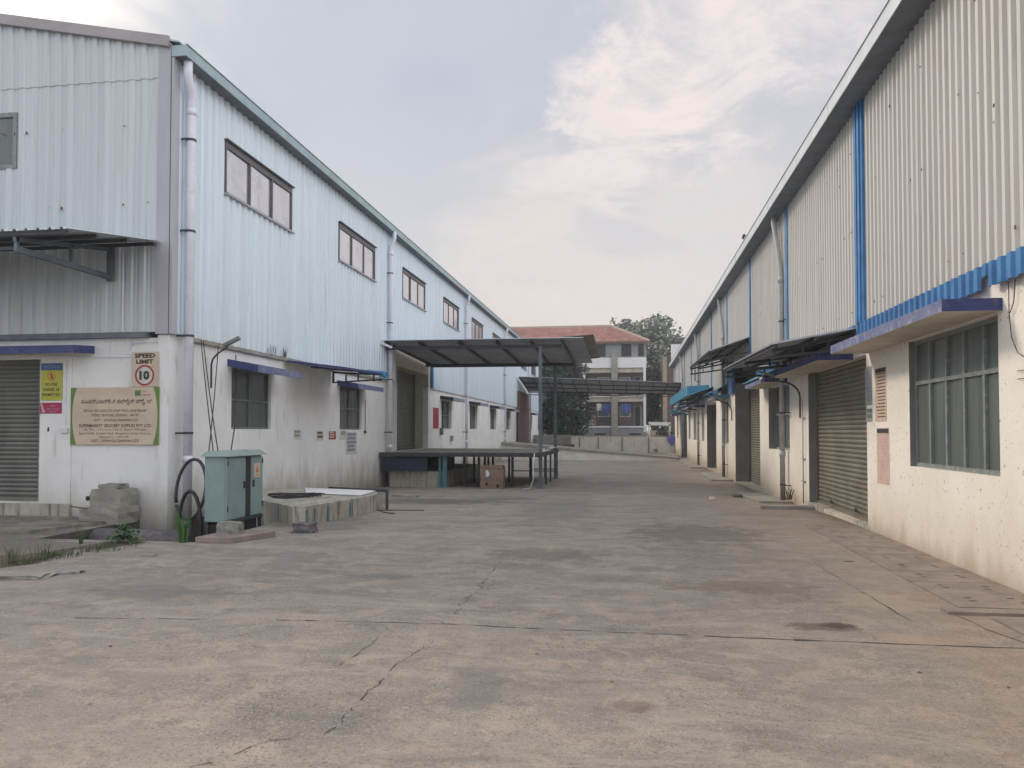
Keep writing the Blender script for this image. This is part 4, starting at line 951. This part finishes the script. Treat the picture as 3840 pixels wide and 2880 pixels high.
# papers on left wall
def paper(T, y0, y1, z0_, z1_, m, label, lines=0, lm='ink', mirror=False, cat='notice', dark_top=None, name='paper_notice', lw=.5):
    o, wf = panel(name, T, y0, y1, z0_, z1_, m, label, cat, .004, .0)
    b = MB(); h = z1_ - z0_; n = lines
    rr = random.Random(int(y0 * 100))
    for i in range(n):
        zc_ = z0_ + h * (i + .6) / n * .86 + .04 * h
        b.box(y0 + .1 * (y1 - y0), y1 - (y1 - y0) * rr.uniform(.08, .35), zc_, zc_ + h / n * lw, wf, wf + .0008, T)
    if n: b.build('text_lines', lm, o)
    if dark_top: b = MB(); b.box(y0 + .02, y1 - .02, z1_ - h * dark_top, z1_ - .01, wf, wf + .0008, T); b.build('heading', 'ink', o)
    return o
u = lambda x, y=1640: onX(x, y, LX)[0]
zL = lambda x, y: onX(x, y, LX)[1]
def lp(x0, x1, y0, y1, m, label, **k): paper(TL, u(x0), u(x1), zL((x0 + x1) / 2, y1), zL((x0 + x1) / 2, y0), m, label, **k)
lp(1101, 1129, 1613, 1648, 'paper', 'faint white paper with a grey outline on the left wall', lines=2, lm='gpaper')
lp(1187, 1212, 1618, 1652, 'paper', 'pale yellowish paper notice on the left wall', lines=2, lm='brownink')
lp(1233, 1259, 1617, 1648, 'red', 'small red and white notice below the second window', lines=3, lm='paper')
lp(1275, 1297, 1618, 1649, 'paper', 'plain white paper under the second window corner', lines=1, lm='gpaper')
lp(1297, 1338, 1620, 1704, 'paper', 'tall violet printed poster under the second window', lines=5, lm='violet', lw=.62)
b = MB(); b.tube([TL(u(1366), 2.6, .03), TL(u(1366), 1.62, .03)], .01, 5); b.box(u(1366) - .05, u(1366) + .06, 1.54, 1.62, .002, .05, TL)
tag(b.build('socket_cable', 'cable'), 'thin cable dropping to a small socket beside the second left window', 'cable')
paper(TL, 31.75, 33.0 - .25, 1.72, 2.62, 'red', 'red poster on the left wall beyond the dock door', lines=3, lm='mag', name='poster')
b = MB(); b.box(33.0 - .08, 33.15, 1.45, 1.75, .002, .12, TL); tag(b.build('meter_box', 'frameT'), 'dark electric box on the left wall beside the red poster', 'electric box')
b = MB(); b.box(34.95, 35.25, 1.15, 1.4, .002, .1, TL); tag(b.build('meter_box', 'gpaper'), 'small grey box low on the left wall beyond the third window', 'electric box')
# papers on right wall
def rp(x0, x1, ya, yb, m, label, **k):
    xm = (x0 + x1) / 2; a = onX(x1, 1500, RX)[0]; b_ = onX(x0, 1500, RX)[0]
    paper(TR, a, b_, onX(xm, yb, RX)[1], onX(xm, ya, RX)[1], m, label, **k)
rp(3283, 3325, 1378, 1580, 'ppaper', 'upper framed sheet of fine print on the right wall', lines=14, lm='brownink', dark_top=.09, name='notice_sheet', lw=.3)
rp(3287, 3333, 1605, 1815, 'ppaper', 'lower framed sheet of fine print on the right wall', lines=13, lm='pink', dark_top=.09, name='notice_sheet', lw=.3)
rp(3246, 3271, 1375, 1520, 'gpaper', 'narrow grey chart beside the near right shutter', lines=8, lm='violet', name='notice_sheet')
rp(3248, 3271, 1532, 1582, 'gpaper', 'small grey green card under the narrow chart', lines=2, lm='frameT', name='notice_sheet')

# ================================================================== CABINET, PLATFORM, STONES
CB = thing('electrical_cabinet', 'teal steel electrical cabinet with one door panel open beside the white pipe', 'electrical cabinet', (-6.5, 12, .16))
x0, x1, y0, y1, z0, z1 = -6.68, -6.30, 11.41, 12.62, .16, 1.20
b = MB(); b.box(x0, x1 - .03, y0, y1, z0, z1); b.build('body', 'cab', CB, bevel=.006)
for a_, c_ in ((y0 + .005, y0 + .60), (y0 + .80, y1 - .005)):
    b = MB(); b.box(x1 - .029, x1, a_, c_, z0 + .03, z1 - .03); b.build('door', 'cab', CB, bevel=.004)
for yy in (y0 + .54, y0 + .86): MB().box(x1, x1 + .025, yy - .012, yy + .012, .66, .78).build('handle', 'dsteel', CB)
for zz_ in (.32, 1.05):
    for yy in (y0 + .012, y1 - .035): MB().box(x1, x1 + .012, yy, yy + .022, zz_, zz_ + .08).build('hinge', 'dsteel', CB)
b = MB(); b.box(x1 - .029, x1 - .012, y0 + .615, y0 + .785, z0 + .02, z1 - .02); b.build('opening', 'dark', CB)
b = MB(); b.hexa([(x0 - .05, y0 - .06, z1), (x1 + .06, y0 - .06, z1), (x1 + .06, y1 + .06, z1), (x0 - .05, y1 + .06, z1)], [(x0 + .02, y0 + .02, z1 + .085), (x1 - .04, y0 + .02, z1 + .085), (x1 - .04, y1 - .02, z1 + .085), (x0 + .02, y1 - .02, z1 + .085)]); b.build('lid', 'cabl', CB, bevel=.006)
b = MB(); b.bar((x1 - .02, y0, z0 - .015), (x1 - .02, y1, z0 - .015), .05, .04); b.bar((x0 + .03, y0, z0 - .015), (x0 + .03, y1, z0 - .015), .05, .04)
for yy in (y0 + .03, y1 - .03):
    for xx in (x0 + .04, x1 - .04): b.bar((xx, yy, -.5), (xx, yy, z0 - .03), .05)
b.build('stand', 'dsteel', CB)
MB().box(x0 + .03, x1 - .06, y0 + .03, y1 - .10, -.49, z0 - .04).build('dark_void_box', 'dark', CB)  # dark box added to paint in the shaded void under the cabinet
o = MB(); Tcab = lambda u_, v_, w_: (x1 + w_, u_, v_); o.box(y0 + .88, y0 + 1.10, .82, 1.06, .001, .006, Tcab); o = o.build('warning_label', 'cream', CB)
b = MB(); b.face([Tcab(y0 + .93, .90, .008), Tcab(y0 + 1.05, .90, .008), Tcab(y0 + .99, 1.02, .008)]); b.box(y0 + .92, y0 + 1.06, .845, .865, .0065, .0075, Tcab); b.build('danger_mark', 'orange', o)

cab_w = MB()
def cabtop(px, Y): q = onY(px, 1690, Y); return (q[0], Y, 1.27)
for (a, b_, s_) in (((-8.08, 13.62, 3.34), cabtop(800, 11.5), .12), ((-8.08, 13.70, 3.34), cabtop(818, 11.6), .18), ((-8.08, 14.25, 3.32), cabtop(783, 11.45), .25)):
    A, B = Vector(a), Vector(b_); pts = []
    for i in range(9):
        t = i / 8; p = A.lerp(B, t); p.z -= s_ * 4 * t * (1 - t) * .5; pts.append(p)
    cab_w.tube(pts, .0095, 6)
cab_w.tube([(-8.10, 14.98, 3.2), (-8.05, 14.9, 2.4), (-7.6, 14.1, 1.9), cabtop(866, 12.2)], .011, 6)
tag(cab_w.build('overhead_cable', 'cable', smooth=True), 'bundle of black cables from the cladding edge down to the cabinet', 'cables')
def loop(cx, cz, rx, rz, Y, r, a0, a1, tilt=0., n=28):
    pts = []
    for i in range(n + 1):
        a = a0 + (a1 - a0) * i / n; pts.append((cx + rx * math.cos(a), Y + tilt * math.sin(a), cz + rz * math.sin(a)))
    return pts
X_, Z_ = onY(716, 1835, 12.0)
h = MB(); h.tube(loop(X_, Z_, .265, .50, 12.0, .03, -2.6, 3.6, .1) , .027, 8)
tag(h.build('black_hose', 'black', smooth=True), 'large standing loop of black conduit around the foot of the near pipe', 'conduit')
X_, Z_ = onY(712, 1960, 11.6)
h = MB(); h.tube([(X_ - .2, 11.7, -.35)] + loop(X_, Z_ - .05, .19, .56, 11.6, .03, math.pi, 0) + [(X_ + .19, 11.6, -.2), (X_ + .21, 11.6, -.4)], .03, 8)
tag(h.build('black_hose', 'black', smooth=True), 'smaller arch of black conduit rising out of the pit', 'conduit')

# concrete plinth with cables and sheets
PL = MB(); ring_b = [(-5.43, 12.41), (-5.02, 14.75), (-5.3, 16.2), (-7.9, 16.2), (-7.9, 13.8), (-6.65, 13.36), (-5.63, 12.36)]
PL.hexa([(a, b, -.2) for a, b in ring_b], [(a, b, .33 + .0 * a) for a, b in ring_b])
tag(PL.build('concrete_plinth', 'plat', bevel=.012), 'low stained concrete plinth beside the teal cabinet', 'plinth')
for n_, (a, b_) in enumerate((((-5.44, 12.6), .04), ((-5.35, 13.05), .035), ((-5.22, 13.7), .035), ((-5.58, 12.36), .04))):
    pass
for t, lab in ((.02, 'nearest'), (.12, 'second'), (.30, 'third'), (.62, 'farthest')):
    st = MB(); q = Vector(ring_b[0]).lerp(Vector(ring_b[1]), t); st.hexa([(q.x + .004, q.y - .02, 0), (q.x + .012, q.y - .02, 0), (q.x + .02, q.y + .02, 0), (q.x + .008, q.y + .02, 0)], [(q.x + .004, q.y - .02, .27), (q.x + .012, q.y - .02, .27), (q.x + .02, q.y + .02, .27), (q.x + .008, q.y + .02, .27)])
    tag(st.build('metal_strap', ['teal']), lab + ' thin dark metal strap on the long face of the concrete plinth', 'strap', 'metal straps on the concrete plinth')
cc = MB(); R = random.Random(4)
for i in range(5):
    rx, ry = R.uniform(.35, .6), R.uniform(.2, .4); cx, cy = -6.35 + R.uniform(-.1, .1), 14.1 + R.uniform(-.2, .2)
    cc.tube([(cx + rx * math.cos(a * .4), cy + ry * math.sin(a * .4), .35 + i * .010 + .01 * math.sin(a)) for a in range(16)], .011, 5)
tag(cc.build('cable_coil', 'cable', smooth=True), 'untidy coil of black cable on the concrete plinth', 'cable coil')
ws = MB(); ws.hexa([(-6.5, 14.9, .345), (-5.2, 14.5, .34), (-5.25, 15.6, .34), (-7.0, 16.0, .35)], [(-6.5, 14.9, .352), (-5.2, 14.5, .35), (-5.25, 15.6, .36), (-7.0, 16.0, .37)])
tag(ws.build('white_sheet', 'white'), 'white board lying flat on the concrete plinth behind the cable coil', 'board')
lf = MB(); lf.bar((-6.6, 16.4, .34), (-4.95, 15.4, .37), .06, .05); lf.bar((-4.95, 15.4, .37), (-4.95, 15.4, gz(15.4)), .05)
tag(lf.build('angle_iron', 'dsteel'), 'dark angle iron frame standing at the far end of the plinth', 'metal frame')
x, y = gp(855, 2015); o = MB(); o.hexa([(-6.16, 10.28, 0), (-5.62, 10.30, 0), (-5.30, 11.05, 0), (-6.05, 11.1, 0)], [(-6.16, 10.28, .085), (-5.62, 10.30, .08), (-5.30, 11.05, .085), (-6.05, 11.1, .09)])
tag(o.build('cover_slab', 'slabp', bevel=.01), 'pinkish concrete cover slab lying at the edge of the pit', 'slab')
rock('concrete_lump', -5.86, 10.72, .34, .2, .17, 'stone', 'pale concrete lump resting on the pinkish cover slab', 'stone', .1, 11, .083)
x, y = gp(1130, 2000); rock('rough_stone', x, y + .12, .34, .22, .15, 'bstone', 'rough dark bluish stone in front of the concrete plinth', 'stone', .1, 12)
# rubble block by gable wall
RB = thing('rubble_block', 'crumbling masonry block with a broken pipe stub against the gable wall', 'masonry block', (-9.1, 12.4, 0))
rock('lower_course', -9.08, 12.42, .74, .58, .3, 'conc', None, par=RB, seed=21, z0=-.02, jag=.06).location = (9.1, -12.4, 0)
rock('upper_course', -9.02, 12.46, .60, .50, .34, 'conc', None, par=RB, seed=22, z0=.25, jag=.05).location = (9.1, -12.4, 0)
rock('broken_top', -8.98, 12.4, .38, .3, .12, 'stone', None, par=RB, seed=23, z0=.56).location = (9.1, -12.4, 0)
b = MB(); ring(b, lambda a, c_, w_: (a, 12.09 - w_, c_), -9.25, .44, 0, .045, .0, 12); b.build('pipe_hole', 'dark', RB)
b = MB(); b.bar((-9.5, 12.0, .31), (-9.2, 12.02, .27), .02); b.build('rebar', 'rust', RB)
# culvert pipe in the pit
b = MB(); b.tube([(-8.7, 11.6, -.24), (-7.1, 11.6, -.24)], .24, 18); tag(b.build('culvert_pipe', 'bstone', smooth=True), 'dark round culvert pipe lying in the pit beside the near downpipe', 'pipe')

# small litter near right wall pipe and left wall
x, y = gp(2670, 1849); rock('white_litter', x, y, .14, .12, .06, 'white', 'small white scrap on the yard near the right wall', 'litter', 0, 31)
x, y = gp(2765, 1838); rock('dark_litter', x, y, .22, .3, .09, 'bstone', 'dark clod of rubbish at the end of the short kerb on the right', 'litter', 0, 32)
b = MB(); P = [gp(1400, 1905), gp(1440, 1922), gp(1480, 1928)]; b.tube([(a, b_, gz(b_) + .012) for a, b_ in P], .012, 5)
b.tube([(a, b_, gz(b_) + .012) for a, b_ in (gp(1415, 1914), gp(1590, 1914))], .012, 5)
tag(b.build('loose_rod', 'rust'), 'thin rusty rods lying on the yard past the plinth', 'rods')
x, y = gp(1520, 1845); rock('paper_heap', x, y, .7, .25, .06, 'conc', 'flat heap of scrap on the ground before the dock base wall', 'scrap', .1, 33)

# plants
gr = MB(); R = random.Random(2)
for (px_, py_, n, hh) in ((30, 2118, 10, .2), (52, 2115, 10, .24), (155, 2098, 12, .24), (170, 2096, 8, .2), (200, 2090, 10, .1), (250, 2080, 12, .1), (330, 2070, 14, .09), (370, 2062, 14, .09), (410, 2056, 14, .1)):
    x, y = gp(px_, py_); blades(gr, x, y, 0, n * 2, hh * 1.25, .11, .40, .003, R)
x, y = gp(305, 2040); blades(gr, x, y, 0, 14, .25, .03, .5, .007, R)
for i in range(26):
    q = R.random(); x, y = gp(20 + 480 * q, 2122 - 75 * q + R.uniform(-8, 8)); blades(gr, x, y, 0, 10, R.uniform(.04, .12), .08, .5, .004, R)
tag(gr.build('grass_tufts', 'grass'), 'sparse grass along the soil strip at the left', 'grass', kind='stuff')
bs = MB(); x, y = gp(465, 2038)
for i in range(260):
    a = R.uniform(0, 6.28); r = R.uniform(0, .27) ; hh = R.uniform(.03, .28) * (1 - r * 1.5)
    c0 = Vector((x + r * math.cos(a), y + r * math.sin(a) * .6, max(.02, hh))); t = R.uniform(0, 6.28); e = R.uniform(-.6, .8)
    d = Vector((math.cos(t), math.sin(t), e)).normalized(); n_ = d.cross(Vector((0, 0, 1))).normalized() * .018; l = R.uniform(.06, .12)
    bs.face([c0, c0 + d * l * .5 + n_, c0 + d * l, c0 + d * l * .5 - n_])
M['bush'] = mat('bush_green', (.03, .10, .02), (.06, .15, .04), 20, .6)
tag(bs.build('leafy_weed', 'bush'), 'low leafy green weed between the rubble block and the pit', 'weed')
pass
rd = MB(); x, y = gp(685, 2035); blades(rd, x, y, -.05, 26, .62, .05, .30, .012, R)
tag(rd.build('reed_clump', 'bush'), 'tall green reed clump growing in front of the near downpipe', 'reeds')
wd = MB(); blades(wd, 3.72, 18.9, 0, 26, .35, .1, .5, .006, R)
tag(wd.build('dry_weed', 'drygrass'), 'dry weeds at the foot of the near right downpipe', 'weed')

yy, zz_ = onX(2790, 888, 3.42); fg = MB(); fg.tube([(3.42, yy, 7.24), (3.42, yy, 7.36)], .02, 6); fg.tube([(3.42, yy - .05, 7.42), (3.40, yy + .12, 7.38)], [.05, .03], 8)
tag(fg.build('gutter_fitting', 'dsteel'), 'small dark fitting standing on the rim of the right gutter', 'fitting')
lw = MB(); lw.tube([TR(8.42, 3.12, .04), TR(8.44, 2.8, .03), TR(8.40, 2.55, .03), TR(8.28, 2.38, .03), TR(8.16, 2.33, .03)], .005, 5); lw.tube([TR(8.3, 3.12, .03), TR(8.34, 2.9, .03), TR(8.42, 2.8, .03)], .005, 5)
for v in (2.2, 2.12): lw.tube([TR(8.32, v, .02), TR(8.12, v, .02)], .004, 4)
tag(lw.build('loose_wire', 'cable'), 'thin dark wire dangling on the cream wall right of the big window', 'wire')

# ================================================================== FAR END
b = MB(); b.hexa([(-8.2, 49.5, -.3), (3.1, 49.5, -.3), (3.1, 53, -.3), (-8.2, 53, -.3)], [(-8.2, 49.5, .70), (3.1, 49.5, -.12), (3.1, 53, -.12), (-8.2, 53, .70)])
tag(b.build('ramp_base', 'plat2'), 'pale front face of the long low ramp at the end of the yard', 'ramp')
b = MB(); b.hexa([(-8.2, 49.4, .705), (3.2, 49.4, -.115), (3.2, 53.1, -.115), (-8.2, 53.1, .705)], [(-8.2, 49.4, .90), (3.2, 49.4, -.06), (3.2, 53.1, -.06), (-8.2, 53.1, .90)])
tag(b.build('ramp_surface', 'conc'), 'grey sloping top of the far ramp', None, kind='structure')
FW = thing('boundary_wall', 'stained white boundary wall closing the far end of the yard', 'wall', (0, 66, -.25))
b = MB(); b.hexa([(-4.85, 65.8, -.3), (3.84, 65.8, -.3), (3.84, 66, -.3), (-4.85, 66, -.3)], [(-4.85, 65.8, 1.22), (3.84, 65.8, 1.15), (3.84, 66, 1.15), (-4.85, 66, 1.22)]); b.build('wall', 'plat2', FW)
b = MB(); b.box(-4.87, 3.84, 65.75, 66.05, 1.221, 1.27); b.build('coping', 'conc', FW)
b = MB()
for X in (-4.2, -2.6, -.6, 1.6): b.box(X, X + .12, 65.76, 65.8, -.25, 1.1)
b.box(2.1, 2.4, 65.7, 65.8, -.1, .15); b.build('stain_post', 'conc', FW)
ST = thing('grey_side_wall', 'grey block wall with steps left of the boundary wall', 'wall', (-6.5, 66.5, 0))
b = MB(); b.box(-8.15, -4.9, 66.3, 66.6, -.3, 1.3); b.build('wall', 'conc', ST)
b = MB()
for i in range(5): b.box(-7.9, -6.2, 64.6 + i * .3, 66.29, .05 + i * .22, .05 + (i + 1) * .22)
b.build('steps', 'conc', ST)
b = MB(); b.bar((1.9, 65.7, 1.15), (2.05, 65.7, .6), .02)
vc = MB(); vc.face([(3.15, 65.7, 1.2), (3.75, 65.65, 1.2), (3.85, 65.6, .8), (3.55, 65.62, .35), (3.35, 65.66, .62), (3.2, 65.6, .85)]); vc.face([(3.75, 65.65, 1.2), (3.9, 65.4, 1.1), (3.85, 65.6, .8)])
tag(vc.build('violet_cloth', 'cloth_v'), 'violet cloth hung over the far wall near the right warehouse', 'cloth')
rb = rock('rubbish_pile', -5.0, 65.0, .9, .7, .5, 'bstone', 'dark rubbish pile at the left end of the boundary wall', 'rubbish', 0, 41, .0)

# apartment block
AY = 82.
AB = thing('apartment_block', 'three storey apartment block with red tiled hip roof behind the yard', 'building', (-5, AY, 0))
X0, X1 = -19.5, 1.88
b = MB(); b.box(X0, X1, AY, AY + 9, .0, 2.05); b.build('basement_wall', 'aptg', AB)
b = MB(); b.box(X0, X1 - .1, AY + 1.6, AY + 9, 2.05, 8.4); b.build('recessed_wall', 'aptb', AB)
b = MB(); b.box(X0, X1, AY, AY + 9, 9.4, 11.1); b.build('top_storey_wall', 'aptg', AB)
b = MB(); b.box(X0, X1, AY - .12, AY + 1.6, 8.32, 9.4); b.build('parapet', 'aptw', AB)
for z_ in (2.0, 5.22): b = MB(); b.box(X0, X1, AY - .08, AY + 1.6, z_, z_ + .17); b.build('floor_slab', 'aptw', AB)
for z_ in (5.0, 8.1): b = MB(); b.box(X0, X1 - .2, AY + .1, AY + 1.59, z_ - .25, z_ + .2); b.build('beam', 'soffit', AB)
for X in (-10.9, -4.66, 1.68): b = MB(); b.box(X - .12, X + .14, AY - .14, AY + .1, 1.5, 8.4); b.build('column', 'aptw', AB)
b = MB(); b.box(-1.78, -1.12, AY - .35, AY - .13, .3, 9.9); b.build('stair_pier', 'conc', AB)
for a, c_ in ((-3.55, -2.35), (-.75, .35), (1.0, 1.65), (-6.6, -5.3), (-9.5, -8.2)):
    b = MB(); b.box(a, c_, AY - .05, AY - .001, 9.5, 10.85); f = b.build('window', 'frameT', AB)
    b = MB(); b.box(a + .06, c_ - .06, AY - .07, AY - .051, 9.55, 10.8); b.build('pane', 'dark', f)
for z_ in (3.15, 6.3):
    for a, c_ in ((-3.3, -2.0), (-.95, .2)):
        b = MB(); b.box(a, c_, AY + 1.55, AY + 1.599, z_, z_ + 1.15); f = b.build('window', 'aptw', AB)
        b = MB(); b.box(a + .08, c_ - .08, AY + 1.52, AY + 1.549, z_ + .08, z_ + 1.07); b.build('pane', 'glassG', f)
    b = MB(); b.box(.55, 1.4, AY + 1.55, AY + 1.599, z_ - .98, z_ + 1.2); f = b.build('door', 'frameG', AB)
    b = MB(); b.box(.72, 1.2, AY + 1.5, AY + 1.549, z_ - .95, z_ + 1.1); b.build('door_leaf', 'dark', f)
    b = MB(); b.box(-4.3, -3.5, AY + 1.55, AY + 1.6, z_ - .9, z_ + 1.1); b.build('pale_panel', 'beige', AB)
b = MB()
for z_ in (2.6, 3.0, 5.8, 6.2): b.bar((-4.6, AY - .02, z_), (1.6, AY - .02, z_), .03)
k = -4.5
while k < 1.6: b.bar((k, AY - .02, 2.1), (k, AY - .02, 3.0), .02); b.bar((k, AY - .02, 5.3), (k, AY - .02, 6.2), .02); k += .3
b.build('railing', 'dsteel', AB)
for X in (-3.6, .1): b = MB(); b.box(X, X + 1.2, AY - .04, AY - .001, 1.25, 1.4); b.build('vent_slot', 'dark', AB)
rf = MB(); ex0, ex1, ey0, ey1, ez = X0 - .4, 2.15, AY - .5, AY + 9.5, 11.05; rz = 13.3; rx0, rx1, ry = -16, -1.9, AY + 4.5
e = [(ex0, ey0, ez), (ex1, ey0, ez), (ex1, ey1, ez), (ex0, ey1, ez)]; r0, r1 = (rx0, ry, rz), (rx1, ry, rz)
rf.face([e[0], e[1], r1, r0]); rf.face([e[1], e[2], r1]); rf.face([e[2], e[3], r0, r1]); rf.face([e[3], e[0], r0]); rf.face(e)
nrow = 14
for i in range(nrow):       # courses of tiles standing proud
    t = (i + .5) / nrow
    a = Vector(e[0]).lerp(Vector(r0), t); c_ = Vector(e[1]).lerp(Vector(r1), t); rf.bar(a + Vector((.15, 0, .04)), c_ + Vector((-.15, 0, .04)), .12, .05)
rfo = rf.build('roof', 'tile', AB)
b = MB(); b.bar(Vector(e[1]) + Vector((0, 0, .05)), Vector(r1) + Vector((0, 0, .1)), .22); b.bar(Vector(r0) + Vector((0, 0, .1)), Vector(r1) + Vector((0, 0, .1)), .22); b.build('ridge_tiles', 'beige', rfo)
b = MB(); b.box(ex0, ex1, ey0 - .03, ey0, ez - .18, ez + .03); b.build('fascia_board', 'rust', rfo)
def cloth(x, z_, w_, h_, m, label):
    c_ = MB(); n = 6
    for i in range(n):
        xa, xb = x + w_ * i / n, x + w_ * (i + 1) / n; ya, yb = AY + .2 + .05 * math.sin(i * 2), AY + .2 + .05 * math.sin(i * 2 + 2)
        hh = h_ * (1 if i % 3 != 1 else .6); c_.hexa([(xa, ya, z_ - hh), (xb, yb, z_ - hh), (xb, yb + .02, z_ - hh), (xa, ya + .02, z_ - hh)], [(xa, ya, z_), (xb, yb, z_), (xb, yb + .02, z_), (xa, ya + .02, z_)])
    tag(c_.build('laundry', m), label, 'laundry', 'laundry on the apartment balconies')
cloth(-3.35, 4.55, .5, .75, 'white', 'white garment hanging left of the grey pier on the lower balcony')
cloth(-2.7, 4.5, .8, 1.0, 'cloth_b', 'dark blue cloth hanging beside the white garment')
cloth(-.75, 4.5, 1.0, 1.0, 'cloth_b', 'blue cloths hanging right of the grey pier on the lower balcony')
cloth(.1, 7.0, 1.4, .9, 'cloth_b', 'blue cloth on the railing of the upper balcony')

BB = thing('beige_building', 'narrow beige and brown building beside the apartment block', 'building', (4.5, 84, 0))
b = MB(); b.box(3.65, 4.1, 84, 90, 0, 9.6); b.build('beige_wall', 'beige', BB)
b = MB(); b.box(4.1, 9.5, 84.3, 90, 0, 9.8); b.build('brown_wall', 'aptb', BB)
b = MB(); b.box(4.55, 9, 83.5, 84.29, 8.8, 10.9); b.build('white_parapet', 'aptw', BB)
GT = thing('white_gate_frame', 'white beam fence between the apartment block and the right warehouse', 'fence', (3, 75, 0))
b = MB(); b.bar((1.9, 75, 2.35), (4.0, 75, 2.3), .15, .32); b.bar((1.98, 75, -.3), (1.98, 75, 2.3), .15); b.bar((3.9, 75, -.3), (3.9, 75, 2.3), .15); b.build('beam', 'aptw', GT)
b = MB(); b.box(1.9, 4.0, 75.2, 75.4, -.3, 1.7); b.build('base_wall', 'beige', GT)

# trees
def leaves(mb, c, rad3, n, s, R, k=0):
    for i in range(n):
        while True:
            p = Vector((R.uniform(-1, 1), R.uniform(-1, 1), R.uniform(-1, 1)))
            if .25 < p.length < 1: break
        q = Vector((c[0] + p.x * rad3[0], c[1] + p.y * rad3[1], c[2] + p.z * rad3[2]))
        a = Vector((R.gauss(0, 1), R.gauss(0, 1), R.gauss(0, .6))).normalized(); b = a.cross(Vector((R.gauss(0, 1), R.gauss(0, 1), R.gauss(0, 1)))).normalized()
        l = s * R.uniform(.6, 1.4)
        mb.face([q, q + a * l * .5 + b * l * .28, q + a * l, q + a * l * .5 - b * l * .28], k)
def tree(x, y, h, cr, label, m, seed, n=26, per=130, leaf=.5, base=.35, squash=.8, group=None, z0=0.):
    R = random.Random(seed); o = thing('tree', label, 'tree', (x, y, z0), group)
    t = MB(); top = h * .75
    t.tube([(x, y, z0 - .3), (x + .1, y, z0 + h * .25), (x - .1, y + .1, z0 + h * .5), (x, y, z0 + top)], [h * .028, h * .022, h * .016, h * .006], 8)
    cl = []
    for i in range(n):
        a = R.uniform(0, 6.28); v = R.uniform(base, 1.0); env = math.sin(math.pi * min(1, (v - base) / (1 - base) * .85 + .15)) ** .6
        r = cr * env * R.uniform(.35, 1.0); cl.append((x + r * math.cos(a), y + r * math.sin(a), z0 + h * v * .93, cr * R.uniform(.22, .42)))
    for (a, b, c_, r) in cl[::2]:
        s_ = Vector((x, y, z0 + min(top, max(h * .2, (c_ - z0) * .6)))); e_ = Vector((a, b, c_)); t.tube([s_, s_.lerp(e_, .5) + Vector((0, 0, .15)), e_], [h * .010, h * .006, h * .002], 5)
    t.build('trunk', 'bark', o)
    L1 = MB()
    for (a, b, c_, r) in cl: leaves(L1, (a, b, c_), (r, r, r * squash), per, leaf, R, R.choice((0, 0, 1)))
    L1.build('crown', m, o)
tree(-6.1, 73.5, 9.3, 2.7, 'dense dark tree standing in front of the apartment block', ['leafd', 'leafd'], 5, 60, 150, .38, .10, .9)
tree(-7.6, 79, 10, 2.2, 'dark tree beside the end of the left warehouse', ['leafd', 'leafm'], 6, 26, 120, .38, .2)
G_ = 'trees behind the apartment block'
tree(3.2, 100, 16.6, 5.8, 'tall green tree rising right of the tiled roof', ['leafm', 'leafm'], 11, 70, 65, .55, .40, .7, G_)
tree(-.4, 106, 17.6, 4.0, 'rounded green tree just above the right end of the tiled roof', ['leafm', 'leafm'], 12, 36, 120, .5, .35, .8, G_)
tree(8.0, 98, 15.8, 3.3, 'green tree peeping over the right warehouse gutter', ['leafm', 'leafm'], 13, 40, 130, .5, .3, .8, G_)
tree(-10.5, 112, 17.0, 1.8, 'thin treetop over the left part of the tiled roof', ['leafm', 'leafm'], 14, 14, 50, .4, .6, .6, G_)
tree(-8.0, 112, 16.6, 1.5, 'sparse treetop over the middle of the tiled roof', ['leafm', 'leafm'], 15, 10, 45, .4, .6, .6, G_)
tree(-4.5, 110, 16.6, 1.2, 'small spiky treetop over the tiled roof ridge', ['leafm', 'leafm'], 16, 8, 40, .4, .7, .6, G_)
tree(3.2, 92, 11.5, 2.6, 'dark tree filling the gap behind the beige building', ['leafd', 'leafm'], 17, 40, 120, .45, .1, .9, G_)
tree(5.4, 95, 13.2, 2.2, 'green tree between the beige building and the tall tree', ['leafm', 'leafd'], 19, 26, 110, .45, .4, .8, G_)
def shrub(x, y, r, h, label, m, seed):
    R = random.Random(seed); o = MB()
    for i in range(9): leaves(o, (x + R.uniform(-r, r), y + R.uniform(-.5, .5), h * R.uniform(.3, .8)), (r * .5, .5, h * .35), 90, .22, R)
    tag(o.build('shrub', m), label, 'shrub')
shrub(3.0, 79, 1.1, 3.2, 'bright green shrub seen under the white beam', ['leafl'], 3)
shrub(3.3, 70, .7, 1.9, 'dark shrub above the far wall by the right warehouse', ['leafd'], 4)

# ------------------------------------------------------------------ air
hz = MB(); hz.box(-45, 45, -8, 130, -1.6, 24)
hm = bpy.data.materials.new('haze'); hm.use_nodes = True; hn = hm.node_tree; hn.nodes.remove(hn.nodes['Principled BSDF'])
pv = hn.nodes.new('ShaderNodeVolumePrincipled'); pv.inputs['Color'].default_value = (.86, .90, .95, 1); pv.inputs['Density'].default_value = .0013
hn.links.new(pv.outputs[0], hn.nodes['Material Output'].inputs['Volume'])
M['haze'] = hm
tag(hz.build('haze', 'haze'), 'thin evening haze over the yard', 'haze', kind='stuff')
